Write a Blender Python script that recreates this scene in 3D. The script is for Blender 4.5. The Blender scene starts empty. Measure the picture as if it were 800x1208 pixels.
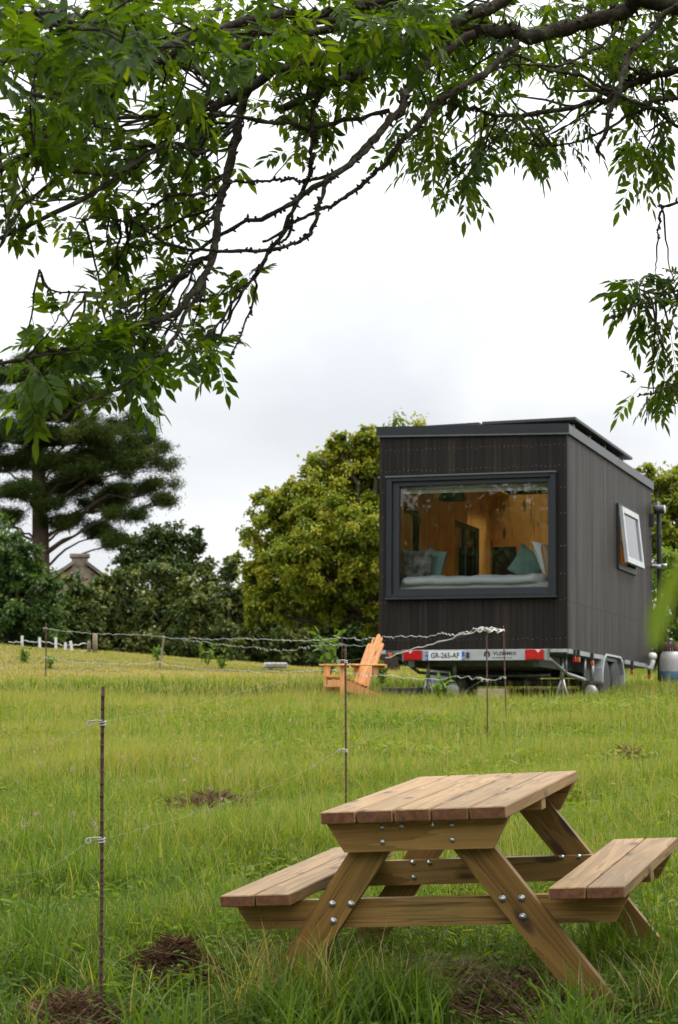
import bpy, math, random
import numpy as np
from mathutils import Matrix, Vector
rng = np.random.default_rng(7)
random.seed(7)
S = bpy.context.scene
COL = S.collection
PI = math.pi
F_PX, HOR = 2570.0, 800.0
PIT = math.atan((HOR - 604) / F_PX)

# ------------------------------------------------------------------ helpers
FW = np.array([0, math.cos(PIT), math.sin(PIT)])
UP = np.array([0, -math.sin(PIT), math.cos(PIT)])
RT = np.array([1.0, 0, 0])

def at(px, py, Y):
    v = FW + RT * (px - 400) / F_PX - UP * (py - 604) / F_PX
    return v * (Y / v[1])

def smooth01(t):
    t = np.clip(t, 0, 1)
    return t * t * (3 - 2 * t)

GX = [-40, 0, 8, 14, 20, 27.5, 40, 55, 70, 300]
GZ = [-3.0, -1.72, -1.22, -.90, -.62, -.34, .0, .2, .2, -4.0]

def gz(x, y):
    x = np.asarray(x, float); y = np.asarray(y, float)
    z = np.interp(y, GX, GZ) * .5 + np.interp(y + 1.5, GX, GZ) * .25 + np.interp(y - 1.5, GX, GZ) * .25
    z = z + smooth01((y - 36) / 19) * .085 * np.clip(-x - .7, 0, 25)
    fade = smooth01((y - 3) / 4)
    z = z + .018 * np.sin(x * 1.9 + .4 * y) * np.sin(y * 1.3 + 1.1) * fade + .03 * np.sin(x * .45 + 2) * np.sin(y * .37)
    return z

def G(x, y): return float(gz(x, y))

def vnoise(x, y, s, seed=0):
    r = np.random.default_rng(1000 + seed)
    out = 0
    for i in range(6):
        a = r.uniform(0, 2 * PI); f = s * r.uniform(.6, 1.6); p = r.uniform(0, 6.28)
        out = out + np.sin((x * math.cos(a) + y * math.sin(a)) * f + p)
    return out / 6 * 1.6

def link(o, parent=None):
    COL.objects.link(o)
    if parent is not None: o.parent = parent
    return o

def tag(o, label=None, cat=None, group=None, kind=None):
    if label: o['label'] = label
    if cat: o['category'] = cat
    if group: o['group'] = group
    if kind: o['kind'] = kind
    return o

def empty(name, loc, label, cat, group=None, rot=None):
    o = bpy.data.objects.new(name, None); link(o)
    o.location = loc
    if rot is not None: o.rotation_euler = rot
    o.empty_display_size = .1
    return tag(o, label, cat, group)

def copy_tree(o, parent=None):
    c = o.copy(); COL.objects.link(c)
    if parent is not None: c.parent = parent
    for ch in list(o.children): copy_tree(ch, c)
    return c

def np_mesh(name, V, quads, mat, rnd=None, parent=None, smooth=False, rnd2=None):
    """V (n,3); quads (m,4) (a triangle repeats no index: pass (m,3))"""
    V = np.asarray(V, np.float32).reshape(-1, 3); quads = np.asarray(quads, np.int32)
    k = quads.shape[1]; m = len(quads)
    me = bpy.data.meshes.new(name)
    me.vertices.add(len(V)); me.vertices.foreach_set('co', V.ravel())
    me.loops.add(m * k); me.loops.foreach_set('vertex_index', quads.ravel())
    me.polygons.add(m)
    me.polygons.foreach_set('loop_start', np.arange(0, m * k, k, dtype=np.int32))
    me.polygons.foreach_set('loop_total', np.full(m, k, np.int32))
    if smooth: me.polygons.foreach_set('use_smooth', np.ones(m, bool))
    for nm, r in (('rnd', rnd), ('rnd2', rnd2)):
        if r is not None:
            a = me.attributes.new(nm, 'FLOAT', 'FACE'); a.data.foreach_set('value', np.asarray(r, np.float32))
    me.update(calc_edges=True)
    for mm in (mat if isinstance(mat, (list, tuple)) else [mat]): me.materials.append(mm)
    o = bpy.data.objects.new(name, me)
    return link(o, parent)

class MB:
    def __init__(s): s.v = []; s.f = []; s.m = []; s.r = []; s.sm = []
    def add(s, vs, fs, mi=0, rnd=None, smooth=False):
        b = len(s.v); s.v += [tuple(map(float, p)) for p in vs]
        rnd = random.random() if rnd is None else rnd
        mis = mi if isinstance(mi, (list, tuple)) else [mi] * len(fs)
        for f, q in zip(fs, mis):
            s.f.append([b + i for i in f]); s.m.append(q); s.r.append(rnd); s.sm.append(smooth)
        return s
    def box(s, lo, hi, mi=0, bev=0.0, rnd=None, M=None):
        x0, y0, z0 = lo; x1, y1, z1 = hi
        if bev <= 0:
            vs = [(x0,y0,z0),(x1,y0,z0),(x1,y1,z0),(x0,y1,z0),(x0,y0,z1),(x1,y0,z1),(x1,y1,z1),(x0,y1,z1)]
            fs = [(0,3,2,1),(4,5,6,7),(0,1,5,4),(1,2,6,5),(2,3,7,6),(3,0,4,7)]
        else:
            b = bev; vs = []; fs = []
            def V(ix, iy, iz, ax):
                p = [(x0, x1)[ix], (y0, y1)[iy], (z0, z1)[iz]]
                for a, i in enumerate((ix, iy, iz)):
                    if a != ax: p[a] += b if i == 0 else -b
                return p
            idx = {}
            for ix in (0, 1):
                for iy in (0, 1):
                    for iz in (0, 1):
                        for ax in range(3):
                            idx[ix, iy, iz, ax] = len(vs); vs.append(V(ix, iy, iz, ax))
            q = [(0,0),(1,0),(1,1),(0,1)]
            for ax in range(3):
                for sd in (0, 1):
                    f = []
                    for (u, w) in q:
                        t = [0, 0, 0]; t[ax] = sd; t[(ax+1)%3] = u; t[(ax+2)%3] = w
                        f.append(idx[t[0], t[1], t[2], ax])
                    fs.append(f if sd else f[::-1])
            for ax in range(3):   # edges along ax
                a1, a2 = (ax+1)%3, (ax+2)%3
                for u in (0, 1):
                    for w in (0, 1):
                        def I(e, nax):
                            t = [0,0,0]; t[ax] = e; t[a1] = u; t[a2] = w
                            return idx[t[0], t[1], t[2], nax]
                        f = [I(0,a1), I(1,a1), I(1,a2), I(0,a2)]
                        fs.append(f if (u ^ w) else f[::-1])
            for ix in (0,1):
                for iy in (0,1):
                    for iz in (0,1):
                        f = [idx[ix,iy,iz,a] for a in range(3)]
                        fs.append(f if (ix+iy+iz) % 2 else f[::-1])
        if M is not None: vs = [M @ Vector(p) for p in vs]
        mis = mi
        if isinstance(mi, dict):   # {'default':0,'x':1} end faces get another slot
            mis = [mi['d']] * len(fs)
            if bev <= 0: mp = {'z': (0, 1), 'y': (2, 4), 'x': (3, 5)}
            else: mp = {'x': (0, 1), 'y': (2, 3), 'z': (4, 5)}
            for k, i in mi.items():
                if k != 'd':
                    for j in mp[k]: mis[j] = i
        return s.add(vs, fs, mis, rnd)
    def prism(s, prof, ax, a0, a1, mi=0, rnd=None, M=None):
        """profile polygon (list of 2D) extruded along axis ax from a0 to a1"""
        n = len(prof); vs = []
        for a in (a0, a1):
            for (u, w) in prof:
                p = [0, 0, 0]; p[ax] = a; p[(ax+1)%3] = u; p[(ax+2)%3] = w; vs.append(p)
        fs = [tuple(range(n))[::-1], tuple(range(n, 2*n))]
        fs += [(i, (i+1)%n, n+(i+1)%n, n+i) for i in range(n)]
        if M is not None: vs = [M @ Vector(p) for p in vs]
        return s.add(vs, fs, mi, rnd)
    def tube(s, pts, rad, n=8, mi=0, rnd=None, smooth=True, cap=True):
        P = np.asarray(pts, float); m = len(P)
        R = np.full(m, rad, float) if np.isscalar(rad) else np.asarray(rad, float)
        T = np.gradient(P, axis=0); T /= np.linalg.norm(T, axis=1)[:, None] + 1e-12
        a = np.array([0, 0, 1.0]) if abs(T[0][2]) < .9 else np.array([1.0, 0, 0])
        vs = []
        u = np.cross(T[0], a); u /= np.linalg.norm(u)
        for i in range(m):
            u = u - T[i] * (u @ T[i]); u /= np.linalg.norm(u) + 1e-12
            w = np.cross(T[i], u)
            for k in range(n):
                t = 2 * PI * k / n
                vs.append(P[i] + R[i] * (math.cos(t) * u + math.sin(t) * w))
        fs = [(i*n+k, i*n+(k+1)%n, (i+1)*n+(k+1)%n, (i+1)*n+k) for i in range(m-1) for k in range(n)]
        if cap: fs += [tuple(range(n))[::-1], tuple(range((m-1)*n, m*n))]
        return s.add(vs, fs, mi, rnd, smooth)
    def lathe(s, prof, c=(0,0,0), ax=2, n=24, mi=0, rnd=None, smooth=True):
        vs = []
        for (r, h) in prof:
            for k in range(n):
                t = 2*PI*k/n; p = [0,0,0]
                p[ax] = h; p[(ax+1)%3] = r*math.cos(t); p[(ax+2)%3] = r*math.sin(t)
                vs.append([p[j] + c[j] for j in range(3)])
        m = len(prof)
        fs = [(i*n+k, i*n+(k+1)%n, (i+1)*n+(k+1)%n, (i+1)*n+k) for i in range(m-1) for k in range(n)]
        if prof[0][0] > 1e-6: fs.append(tuple(range(n))[::-1])
        if prof[-1][0] > 1e-6: fs.append(tuple(range((m-1)*n, m*n)))
        return s.add(vs, fs, mi, rnd, smooth)
    def dome(s, c, r, d, n=8, mi=0):
        """small rounded head at c facing d"""
        d = Vector(d).normalized(); q = Vector((0,0,1)).rotation_difference(d).to_matrix()
        vs = []; rings = [(1, 0), (.92, .35), (.6, .68), (.02, .82)]
        for (a, h) in rings:
            for k in range(n):
                t = 2*PI*k/n
                vs.append(Vector(c) + q @ Vector((a*r*math.cos(t), a*r*math.sin(t), h*r)))
        fs = [(i*n+k, i*n+(k+1)%n, (i+1)*n+(k+1)%n, (i+1)*n+k) for i in range(len(rings)-1) for k in range(n)]
        fs.append(tuple(range((len(rings)-1)*n, len(rings)*n)))
        return s.add(vs, fs, mi, None, True)
    def build(s, name, mats, parent=None, loc=None, rot=None, label=None):
        me = bpy.data.meshes.new(name); me.from_pydata(s.v, [], s.f)
        for m in (mats if isinstance(mats, (list, tuple)) else [mats]): me.materials.append(m)
        me.polygons.foreach_set('material_index', s.m)
        me.polygons.foreach_set('use_smooth', s.sm)
        a = me.attributes.new('rnd', 'FLOAT', 'FACE'); a.data.foreach_set('value', s.r)
        me.update()
        o = bpy.data.objects.new(name, me)
        if loc is not None: o.location = loc
        if rot is not None: o.rotation_euler = rot
        if label: o['label'] = label
        return link(o, parent)

def text_geo(txt, size, mb, M, mi=0, sx=1.0, ext=.002):
    cu = bpy.data.curves.new('lettering', 'FONT'); cu.body = txt; cu.size = size; cu.extrude = ext
    cu.resolution_u = 3; cu.align_x = 'CENTER'; cu.align_y = 'CENTER'; cu.space_character = 1.05
    cu.offset = size * .022
    o = bpy.data.objects.new('lettering', cu); COL.objects.link(o)
    dg = bpy.context.evaluated_depsgraph_get()
    me = o.evaluated_get(dg).to_mesh()
    vs = [M @ Vector((v.co.x * sx, v.co.y, v.co.z)) for v in me.vertices]
    fs = [tuple(p.vertices) for p in me.polygons]
    o.evaluated_get(dg).to_mesh_clear()
    bpy.data.objects.remove(o); bpy.data.curves.remove(cu)
    mb.add(vs, fs, mi, .5)

# ------------------------------------------------------------------ materials
def new_mat(name):
    m = bpy.data.materials.new(name); m.use_nodes = True
    nt = m.node_tree; nt.nodes.clear()
    out = nt.nodes.new('ShaderNodeOutputMaterial')
    return m, nt, out

def N(nt, t, **kw):
    n = nt.nodes.new(t)
    for k, v in kw.items():
        if k.startswith('i_'):
            key = k[2:].replace('_', ' ')
            n.inputs[key].default_value = v
        else: setattr(n, k, v)
    return n

def ramp(nt, stops, interp='LINEAR'):
    n = nt.nodes.new('ShaderNodeValToRGB'); cr = n.color_ramp; cr.interpolation = interp
    while len(cr.elements) < len(stops): cr.elements.new(.5)
    for e, (p, c) in zip(cr.elements, stops):
        e.position = p; e.color = (*c, 1) if len(c) == 3 else c
    return n

def bump(nt, height, strength, dist, bsdf):
    b = N(nt, 'ShaderNodeBump', i_Strength=strength, i_Distance=dist)
    nt.links.new(height, b.inputs['Height']); nt.links.new(b.outputs[0], bsdf.inputs['Normal'])

def simple(name, c, rough=.5, metal=0.0, var=.15, scale=8.0, bumps=0.0, spec=.5, coat=0.0):
    m, nt, out = new_mat(name); L = nt.links.new
    b = N(nt, 'ShaderNodeBsdfPrincipled', i_Roughness=rough, i_Metallic=metal)
    b.inputs['Specular IOR Level'].default_value = spec
    b.inputs['Coat Weight'].default_value = coat
    tc = N(nt, 'ShaderNodeTexCoord')
    n = N(nt, 'ShaderNodeTexNoise', i_Scale=scale, i_Detail=6.0)
    L(tc.outputs['Object'], n.inputs['Vector'])
    r = ramp(nt, [(.3, tuple(x * (1 - var) for x in c)), (.7, tuple(min(1, x * (1 + var)) for x in c))])
    L(n.outputs['Fac'], r.inputs[0]); L(r.outputs[0], b.inputs['Base Color'])
    if bumps: bump(nt, n.outputs['Fac'], bumps, .01, b)
    L(b.outputs[0], out.inputs[0])
    return m

def leaf_mat(name, stops, trans=.45, rough=.45, tcol=(1.25, 1.3, .55), spec=.2, noise=0.0):
    m, nt, out = new_mat(name); L = nt.links.new
    a = N(nt, 'ShaderNodeAttribute', attribute_name='rnd')
    r = ramp(nt, stops); L(a.outputs['Fac'], r.inputs[0])
    b = N(nt, 'ShaderNodeBsdfPrincipled', i_Roughness=rough)
    b.inputs['Specular IOR Level'].default_value = spec
    L(r.outputs[0], b.inputs['Base Color'])
    t = N(nt, 'ShaderNodeBsdfTranslucent')
    mu = N(nt, 'ShaderNodeMix', data_type='RGBA', blend_type='MULTIPLY'); mu.inputs[0].default_value = 1
    L(r.outputs[0], mu.inputs[6]); mu.inputs[7].default_value = (*tcol, 1)
    L(mu.outputs[2], t.inputs[0])
    mx = N(nt, 'ShaderNodeMixShader'); mx.inputs[0].default_value = trans
    L(b.outputs[0], mx.inputs[1]); L(t.outputs[0], mx.inputs[2]); L(mx.outputs[0], out.inputs[0])
    return m

def wood_mat(name, axis, c_lo, c_hi, knots=True, rough=.62, stain=(.09, .085, .03), stain_amt=.35, scale=1.0):
    """sawn pine, grain along the given axis of the object's own space"""
    m, nt, out = new_mat(name); L = nt.links.new
    tc = N(nt, 'ShaderNodeTexCoord'); at_ = N(nt, 'ShaderNodeAttribute', attribute_name='rnd')
    oi = N(nt, 'ShaderNodeObjectInfo')
    ad = N(nt, 'ShaderNodeMath', operation='MULTIPLY_ADD'); ad.inputs[1].default_value = 37; L(at_.outputs['Fac'], ad.inputs[0])
    oim = N(nt, 'ShaderNodeMath', operation='MULTIPLY'); oim.inputs[1].default_value = 13; L(oi.outputs['Random'], oim.inputs[0])
    L(oim.outputs[0], ad.inputs[2])
    of = N(nt, 'ShaderNodeVectorMath', operation='ADD'); L(tc.outputs['Object'], of.inputs[0])
    cb = N(nt, 'ShaderNodeCombineXYZ')
    for i in range(3): L(ad.outputs[0], cb.inputs[i])
    L(cb.outputs[0], of.inputs[1])
    sc = [9 * scale] * 3; sc[axis] = .55 * scale
    mp = N(nt, 'ShaderNodeMapping'); mp.inputs['Scale'].default_value = sc; L(of.outputs[0], mp.inputs['Vector'])
    n1 = N(nt, 'ShaderNodeTexNoise', i_Scale=1.0, i_Detail=3.0, i_Distortion=.6); L(mp.outputs[0], n1.inputs['Vector'])
    mu = N(nt, 'ShaderNodeMath', operation='MULTIPLY'); mu.inputs[1].default_value = 7.0; L(n1.outputs['Fac'], mu.inputs[0])
    fr = N(nt, 'ShaderNodeMath', operation='FRACT'); L(mu.outputs[0], fr.inputs[0])
    sc2 = [70 * scale] * 3; sc2[axis] = 2.2 * scale
    mp2 = N(nt, 'ShaderNodeMapping'); mp2.inputs['Scale'].default_value = sc2; L(of.outputs[0], mp2.inputs['Vector'])
    n2 = N(nt, 'ShaderNodeTexNoise', i_Scale=1.0, i_Detail=5.0); L(mp2.outputs[0], n2.inputs['Vector'])
    mxg = N(nt, 'ShaderNodeMath', operation='MULTIPLY_ADD'); mxg.inputs[1].default_value = .45; L(fr.outputs[0], mxg.inputs[0])
    h2 = N(nt, 'ShaderNodeMath', operation='MULTIPLY'); h2.inputs[1].default_value = .6; L(n2.outputs['Fac'], h2.inputs[0]); L(h2.outputs[0], mxg.inputs[2])
    r = ramp(nt, [(.15, c_lo), (.5, tuple((a + b) / 2 for a, b in zip(c_lo, c_hi))), (.85, c_hi)]); L(mxg.outputs[0], r.inputs[0])
    n3 = N(nt, 'ShaderNodeTexNoise', i_Scale=3.2 * scale, i_Detail=5.0); L(of.outputs[0], n3.inputs['Vector'])
    r3 = ramp(nt, [(.42, (0, 0, 0)), (.7, (stain_amt,) * 3)]); L(n3.outputs['Fac'], r3.inputs[0])
    m1 = N(nt, 'ShaderNodeMix', data_type='RGBA'); L(r3.outputs[0], m1.inputs[0]); L(r.outputs[0], m1.inputs[6]); m1.inputs[7].default_value = (*stain, 1)
    last = m1.outputs[2]
    if knots:
        sc4 = [10 * scale] * 3; sc4[axis] = 3.2 * scale
        mp4 = N(nt, 'ShaderNodeMapping'); mp4.inputs['Scale'].default_value = sc4; L(of.outputs[0], mp4.inputs['Vector'])
        v = N(nt, 'ShaderNodeTexVoronoi', i_Scale=.95); L(mp4.outputs[0], v.inputs['Vector'])
        rk = ramp(nt, [(.0, (.95,) * 3), (.13, (.8,) * 3), (.22, (.0,) * 3)]); L(v.outputs['Distance'], rk.inputs[0])
        m2 = N(nt, 'ShaderNodeMix', data_type='RGBA'); L(rk.outputs[0], m2.inputs[0]); L(last, m2.inputs[6]); m2.inputs[7].default_value = (.055, .026, .012, 1)
        last = m2.outputs[2]
    # drying cracks along the grain
    sc5 = [13 * scale] * 3; sc5[axis] = .42 * scale
    mp5 = N(nt, 'ShaderNodeMapping'); mp5.inputs['Scale'].default_value = sc5; mp5.inputs['Location'].default_value = (5, 2, 9); L(of.outputs[0], mp5.inputs['Vector'])
    n5 = N(nt, 'ShaderNodeTexNoise', i_Scale=1.0, i_Detail=4.0, i_Distortion=.3); L(mp5.outputs[0], n5.inputs['Vector'])
    rc = ramp(nt, [(.585, (0,) * 3), (.6, (.75,) * 3), (.615, (0,) * 3)]); L(n5.outputs['Fac'], rc.inputs[0])
    m5 = N(nt, 'ShaderNodeMix', data_type='RGBA'); L(rc.outputs[0], m5.inputs[0]); L(last, m5.inputs[6]); m5.inputs[7].default_value = (.03, .018, .01, 1)
    last = m5.outputs[2]
    hv = N(nt, 'ShaderNodeHueSaturation'); L(last, hv.inputs['Color'])
    vm = N(nt, 'ShaderNodeMath', operation='MULTIPLY_ADD'); vm.inputs[1].default_value = .35; vm.inputs[2].default_value = .82
    L(at_.outputs['Fac'], vm.inputs[0]); L(vm.outputs[0], hv.inputs['Value'])
    b = N(nt, 'ShaderNodeBsdfPrincipled', i_Roughness=rough); b.inputs['Specular IOR Level'].default_value = .3
    L(hv.outputs[0], b.inputs['Base Color']); bump(nt, mxg.outputs[0], .35, .004, b)
    L(b.outputs[0], out.inputs[0])
    return m

def cladding_mat(name, ax, w, c0, c1, seams=(), rough=.5):
    """dark stained vertical boards: ax = horizontal axis the boards repeat along"""
    m, nt, out = new_mat(name); L = nt.links.new
    tc = N(nt, 'ShaderNodeTexCoord'); sp = N(nt, 'ShaderNodeSeparateXYZ'); L(tc.outputs['Object'], sp.inputs[0])
    d = N(nt, 'ShaderNodeMath', operation='DIVIDE'); d.inputs[1].default_value = w; L(sp.outputs[ax], d.inputs[0])
    fl = N(nt, 'ShaderNodeMath', operation='FLOOR'); L(d.outputs[0], fl.inputs[0])
    fr = N(nt, 'ShaderNodeMath', operation='FRACT'); L(d.outputs[0], fr.inputs[0])
    wn = N(nt, 'ShaderNodeTexWhiteNoise', noise_dimensions='1D'); L(fl.outputs[0], wn.inputs['W'])
    # offset noise by board so that the grain breaks at each joint
    mo = N(nt, 'ShaderNodeMath', operation='MULTIPLY'); mo.inputs[1].default_value = 9.0; L(wn.outputs['Value'], mo.inputs[0])
    cb = N(nt, 'ShaderNodeCombineXYZ'); L(mo.outputs[0], cb.inputs[2])
    av = N(nt, 'ShaderNodeVectorMath', operation='ADD'); L(tc.outputs['Object'], av.inputs[0]); L(cb.outputs[0], av.inputs[1])
    mp = N(nt, 'ShaderNodeMapping'); mp.inputs['Scale'].default_value = (26, 26, .55); L(av.outputs[0], mp.inputs['Vector'])
    n = N(nt, 'ShaderNodeTexNoise', i_Scale=1.0, i_Detail=6.0, i_Roughness=.62); L(mp.outputs[0], n.inputs['Vector'])
    r = ramp(nt, [(.36, c0), (.50, tuple((a * 2 + b) / 3 for a, b in zip(c0, c1))), (.66, c1)]); L(n.outputs['Fac'], r.inputs[0])
    mpk = N(nt, 'ShaderNodeMapping'); mpk.inputs['Scale'].default_value = (9, 9, 2.1); L(av.outputs[0], mpk.inputs['Vector'])
    vk = N(nt, 'ShaderNodeTexVoronoi', i_Scale=.8); L(mpk.outputs[0], vk.inputs['Vector'])
    rk = ramp(nt, [(.03, (.75,) * 3), (.1, (0,) * 3)]); L(vk.outputs['Distance'], rk.inputs[0])
    mk = N(nt, 'ShaderNodeMix', data_type='RGBA'); L(rk.outputs[0], mk.inputs[0]); L(r.outputs[0], mk.inputs[6])
    mk.inputs[7].default_value = (c1[0] * 1.5, c1[1] * 1.35, c1[2] * 1.2, 1)
    hv = N(nt, 'ShaderNodeHueSaturation'); L(mk.outputs[2], hv.inputs['Color'])
    vm = N(nt, 'ShaderNodeMath', operation='MULTIPLY_ADD'); vm.inputs[1].default_value = .75; vm.inputs[2].default_value = .62
    L(wn.outputs['Value'], vm.inputs[0]); L(vm.outputs[0], hv.inputs['Value'])
    # joint groove
    pp = N(nt, 'ShaderNodeMath', operation='PINGPONG'); pp.inputs[1].default_value = .5; L(fr.outputs[0], pp.inputs[0])
    gr = ramp(nt, [(.0, (0,) * 3), (.045, (1,) * 3)]); L(pp.outputs[0], gr.inputs[0])
    groove = gr.outputs[0]
    for z in seams:
        sb = N(nt, 'ShaderNodeMath', operation='SUBTRACT'); sb.inputs[1].default_value = z; L(sp.outputs[2], sb.inputs[0])
        ab = N(nt, 'ShaderNodeMath', operation='ABSOLUTE'); L(sb.outputs[0], ab.inputs[0])
        gt = N(nt, 'ShaderNodeMath', operation='GREATER_THAN'); gt.inputs[1].default_value = .006; L(ab.outputs[0], gt.inputs[0])
        ml = N(nt, 'ShaderNodeMath', operation='MULTIPLY'); L(gt.outputs[0], ml.inputs[0]); L(groove, ml.inputs[1]); groove = ml.outputs[0]
    b = N(nt, 'ShaderNodeBsdfPrincipled', i_Roughness=rough); b.inputs['Specular IOR Level'].default_value = .2
    # the joint is an open gap to the black battens behind the boards
    mg = N(nt, 'ShaderNodeMix', data_type='RGBA'); L(groove, mg.inputs[0]); mg.inputs[6].default_value = (.006, .006, .006, 1); L(hv.outputs[0], mg.inputs[7])
    L(mg.outputs[2], b.inputs['Base Color'])
    hs = N(nt, 'ShaderNodeMath', operation='MULTIPLY_ADD'); hs.inputs[1].default_value = .25; L(n.outputs['Fac'], hs.inputs[0]); L(groove, hs.inputs[2])
    bump(nt, hs.outputs[0], .6, .008, b)
    L(b.outputs[0], out.inputs[0])
    return m

def glass_mat(name, tint=(1, 1, 1), ior=1.5, gl=1.0):
    m, nt, out = new_mat(name); L = nt.links.new
    fr = N(nt, 'ShaderNodeFresnel', i_IOR=ior)
    ml = N(nt, 'ShaderNodeMath', operation='MULTIPLY'); ml.inputs[1].default_value = gl; ml.use_clamp = True; L(fr.outputs[0], ml.inputs[0])
    t = N(nt, 'ShaderNodeBsdfTransparent'); t.inputs[0].default_value = (*tint, 1)
    g = N(nt, 'ShaderNodeBsdfGlossy', i_Roughness=.0)
    mx = N(nt, 'ShaderNodeMixShader'); L(ml.outputs[0], mx.inputs[0]); L(t.outputs[0], mx.inputs[1]); L(g.outputs[0], mx.inputs[2])
    L(mx.outputs[0], out.inputs[0])
    return m

def bark_mat(name, c0, c1, lichen=None, scale=14.0):
    m, nt, out = new_mat(name); L = nt.links.new
    tc = N(nt, 'ShaderNodeTexCoord')
    n = N(nt, 'ShaderNodeTexNoise', i_Scale=scale, i_Detail=8.0, i_Roughness=.7); L(tc.outputs['Object'], n.inputs['Vector'])
    r = ramp(nt, [(.3, c0), (.7, c1)]); L(n.outputs['Fac'], r.inputs[0]); last = r.outputs[0]
    if lichen:
        n2 = N(nt, 'ShaderNodeTexNoise', i_Scale=scale * .8, i_Detail=7.0, i_Roughness=.75)
        mp = N(nt, 'ShaderNodeMapping'); mp.inputs['Location'].default_value = (3, 7, 1); L(tc.outputs['Object'], mp.inputs['Vector']); L(mp.outputs[0], n2.inputs['Vector'])
        r2 = ramp(nt, [(.5, (0,) * 3), (.62, (.8,) * 3)]); L(n2.outputs['Fac'], r2.inputs[0])
        mx = N(nt, 'ShaderNodeMix', data_type='RGBA'); L(r2.outputs[0], mx.inputs[0]); L(last, mx.inputs[6]); mx.inputs[7].default_value = (*lichen, 1)
        last = mx.outputs[2]
    b = N(nt, 'ShaderNodeBsdfPrincipled', i_Roughness=.9); b.inputs['Specular IOR Level'].default_value = .2
    L(last, b.inputs['Base Color']); bump(nt, n.outputs['Fac'], .8, .02, b)
    L(b.outputs[0], out.inputs[0])
    return m

M = {}
M['black_metal'] = simple('black_metal', (.018, .019, .021), .45, 0, .2, 20)
M['frame_grey'] = simple('anthracite_frame', (.012, .0145, .018), .45, 0, .1, 15, 0, .35)
M['trim_grey'] = simple('grey_trim', (.010, .013, .016), .45, .0, .12, 6, 0, .3)
M['edge_metal'] = simple('edge_metal', (.075, .078, .082), .45, .3, .1, 6)
M['galv'] = simple('galvanised_steel', (.36, .37, .37), .45, .7, .25, 12)
M['chassis'] = simple('chassis_steel', (.17, .18, .17), .5, .5, .3, 12)
M['silver'] = simple('silver_paint', (.44, .46, .47), .38, .3, .12, 5)
M['white_plastic'] = simple('white_plastic', (.68, .68, .64), .45, 0, .1, 9)
M['bumper'] = simple('bumper_white', (.31, .32, .315), .4, 0, .14, 5)
M['plate'] = simple('plate_white', (.52, .54, .54), .4, 0, .06, 9)
M['plate_blue'] = simple('plate_blue', (.02, .08, .34), .35)
M['black'] = simple('black_ink', (.012, .012, .012), .5)
M['yellow'] = simple('yellow_ink', (.7, .5, .03), .5)
M['red_lens'] = simple('red_lens', (.36, .008, .010), .25, 0, .25, 30, 0, .4, .2)
M['pale_lens'] = simple('pale_lens', (.6, .5, .45), .2)
M['amber_lens'] = simple('amber_lens', (.42, .085, .012), .3)
M['tyre'] = simple('tyre_rubber', (.018, .018, .018), .8, 0, .3, 20)
M['rust'] = simple('rusty_rod', (.085, .042, .028), .8, .25, .5, 60, .6)
M['wire'] = simple('fence_wire', (.40, .40, .37), .45, .35, .2, 40)
M['wire_thin'] = simple('thin_wire', (.22, .22, .2), .5, .3, .3, 40)
M['insulator'] = simple('insulator_plastic', (.42, .41, .37), .55, 0, .15, 60)
M['plywood'] = wood_mat('orange_plywood', 2, (.62, .27, .04), (.85, .46, .12), True, .45, (.35, .12, .03), .35, .6)
M['floorboard'] = wood_mat('interior_floor', 1, (.3, .18, .09), (.42, .26, .13), True, .4)
M['duvet'] = simple('white_cotton', (.86, .91, .97), .9, 0, .02, 5)
M['sheet'] = simple('grey_sheet', (.62, .60, .57), .9, 0, .05, 9)
M['peach'] = simple('peach_cushion', (.62, .38, .25), .9, 0, .08, 20)
M['teal'] = simple('teal_cushion', (.16, .28, .24), .9, 0, .12, 20)
M['blind'] = simple('beige_blind', (.42, .39, .33), .9, 0, .05, 9)
M['solar'] = simple('solar_cells', (.012, .014, .022), .18, 0, .2, 4)
M['concrete'] = simple('pale_concrete', (.34, .33, .30), .9, 0, .25, 9, .4)
M['stone'] = simple('cottage_stone', (.17, .13, .10), .95, 0, .55, 3.5, .8)
M['slate'] = simple('cottage_roof', (.13, .105, .09), .9, 0, .4, 2.5, .6)
M['blue_bottle'] = simple('blue_bottle', (.045, .12, .20), .4, 0, .2, 12)
M['grey_bottle'] = simple('grey_bottle', (.33, .31, .31), .45, 0, .12, 12)
M['chair'] = wood_mat('orange_chair_wood', 2, (.50, .20, .062), (.70, .335, .12), True, .6, (.42, .20, .08), .4, .8)
M['timber'] = simple('pale_timber', (.36, .30, .17), .9, 0, .3, 14)
M['post_wood'] = simple('post_wood', (.20, .155, .10), .9, 0, .3, 14)
M['white_stake'] = simple('white_stake', (.55, .55, .52), .7, 0, .12, 8)
M['front_clad'] = cladding_mat('front_cladding', 0, .122, (.0040, .0028, .0021), (.0205, .0140, .0097), (), .65)
M['side_clad'] = cladding_mat('side_cladding', 1, .125, (.0040, .0032, .0026), (.062, .050, .042), (.6,), .55)  # same boards as the front, sky sheen painted in as lighter grey
M['glass'] = glass_mat('window_glass', (.96, .97, .96), 1.5, 1.5)
M['frost'] = glass_mat('side_glass', (.93, .95, .94), 1.5, 1.6)
M['bark'] = bark_mat('ash_bark', (.012, .009, .006), (.045, .034, .021), (.085, .085, .055), 22)
M['bark_dark'] = bark_mat('bark_dark', (.03, .022, .016), (.09, .07, .05), None, 5)
M['bark_pine'] = bark_mat('pine_bark', (.045, .03, .022), (.13, .095, .07), None, 3)
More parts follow.
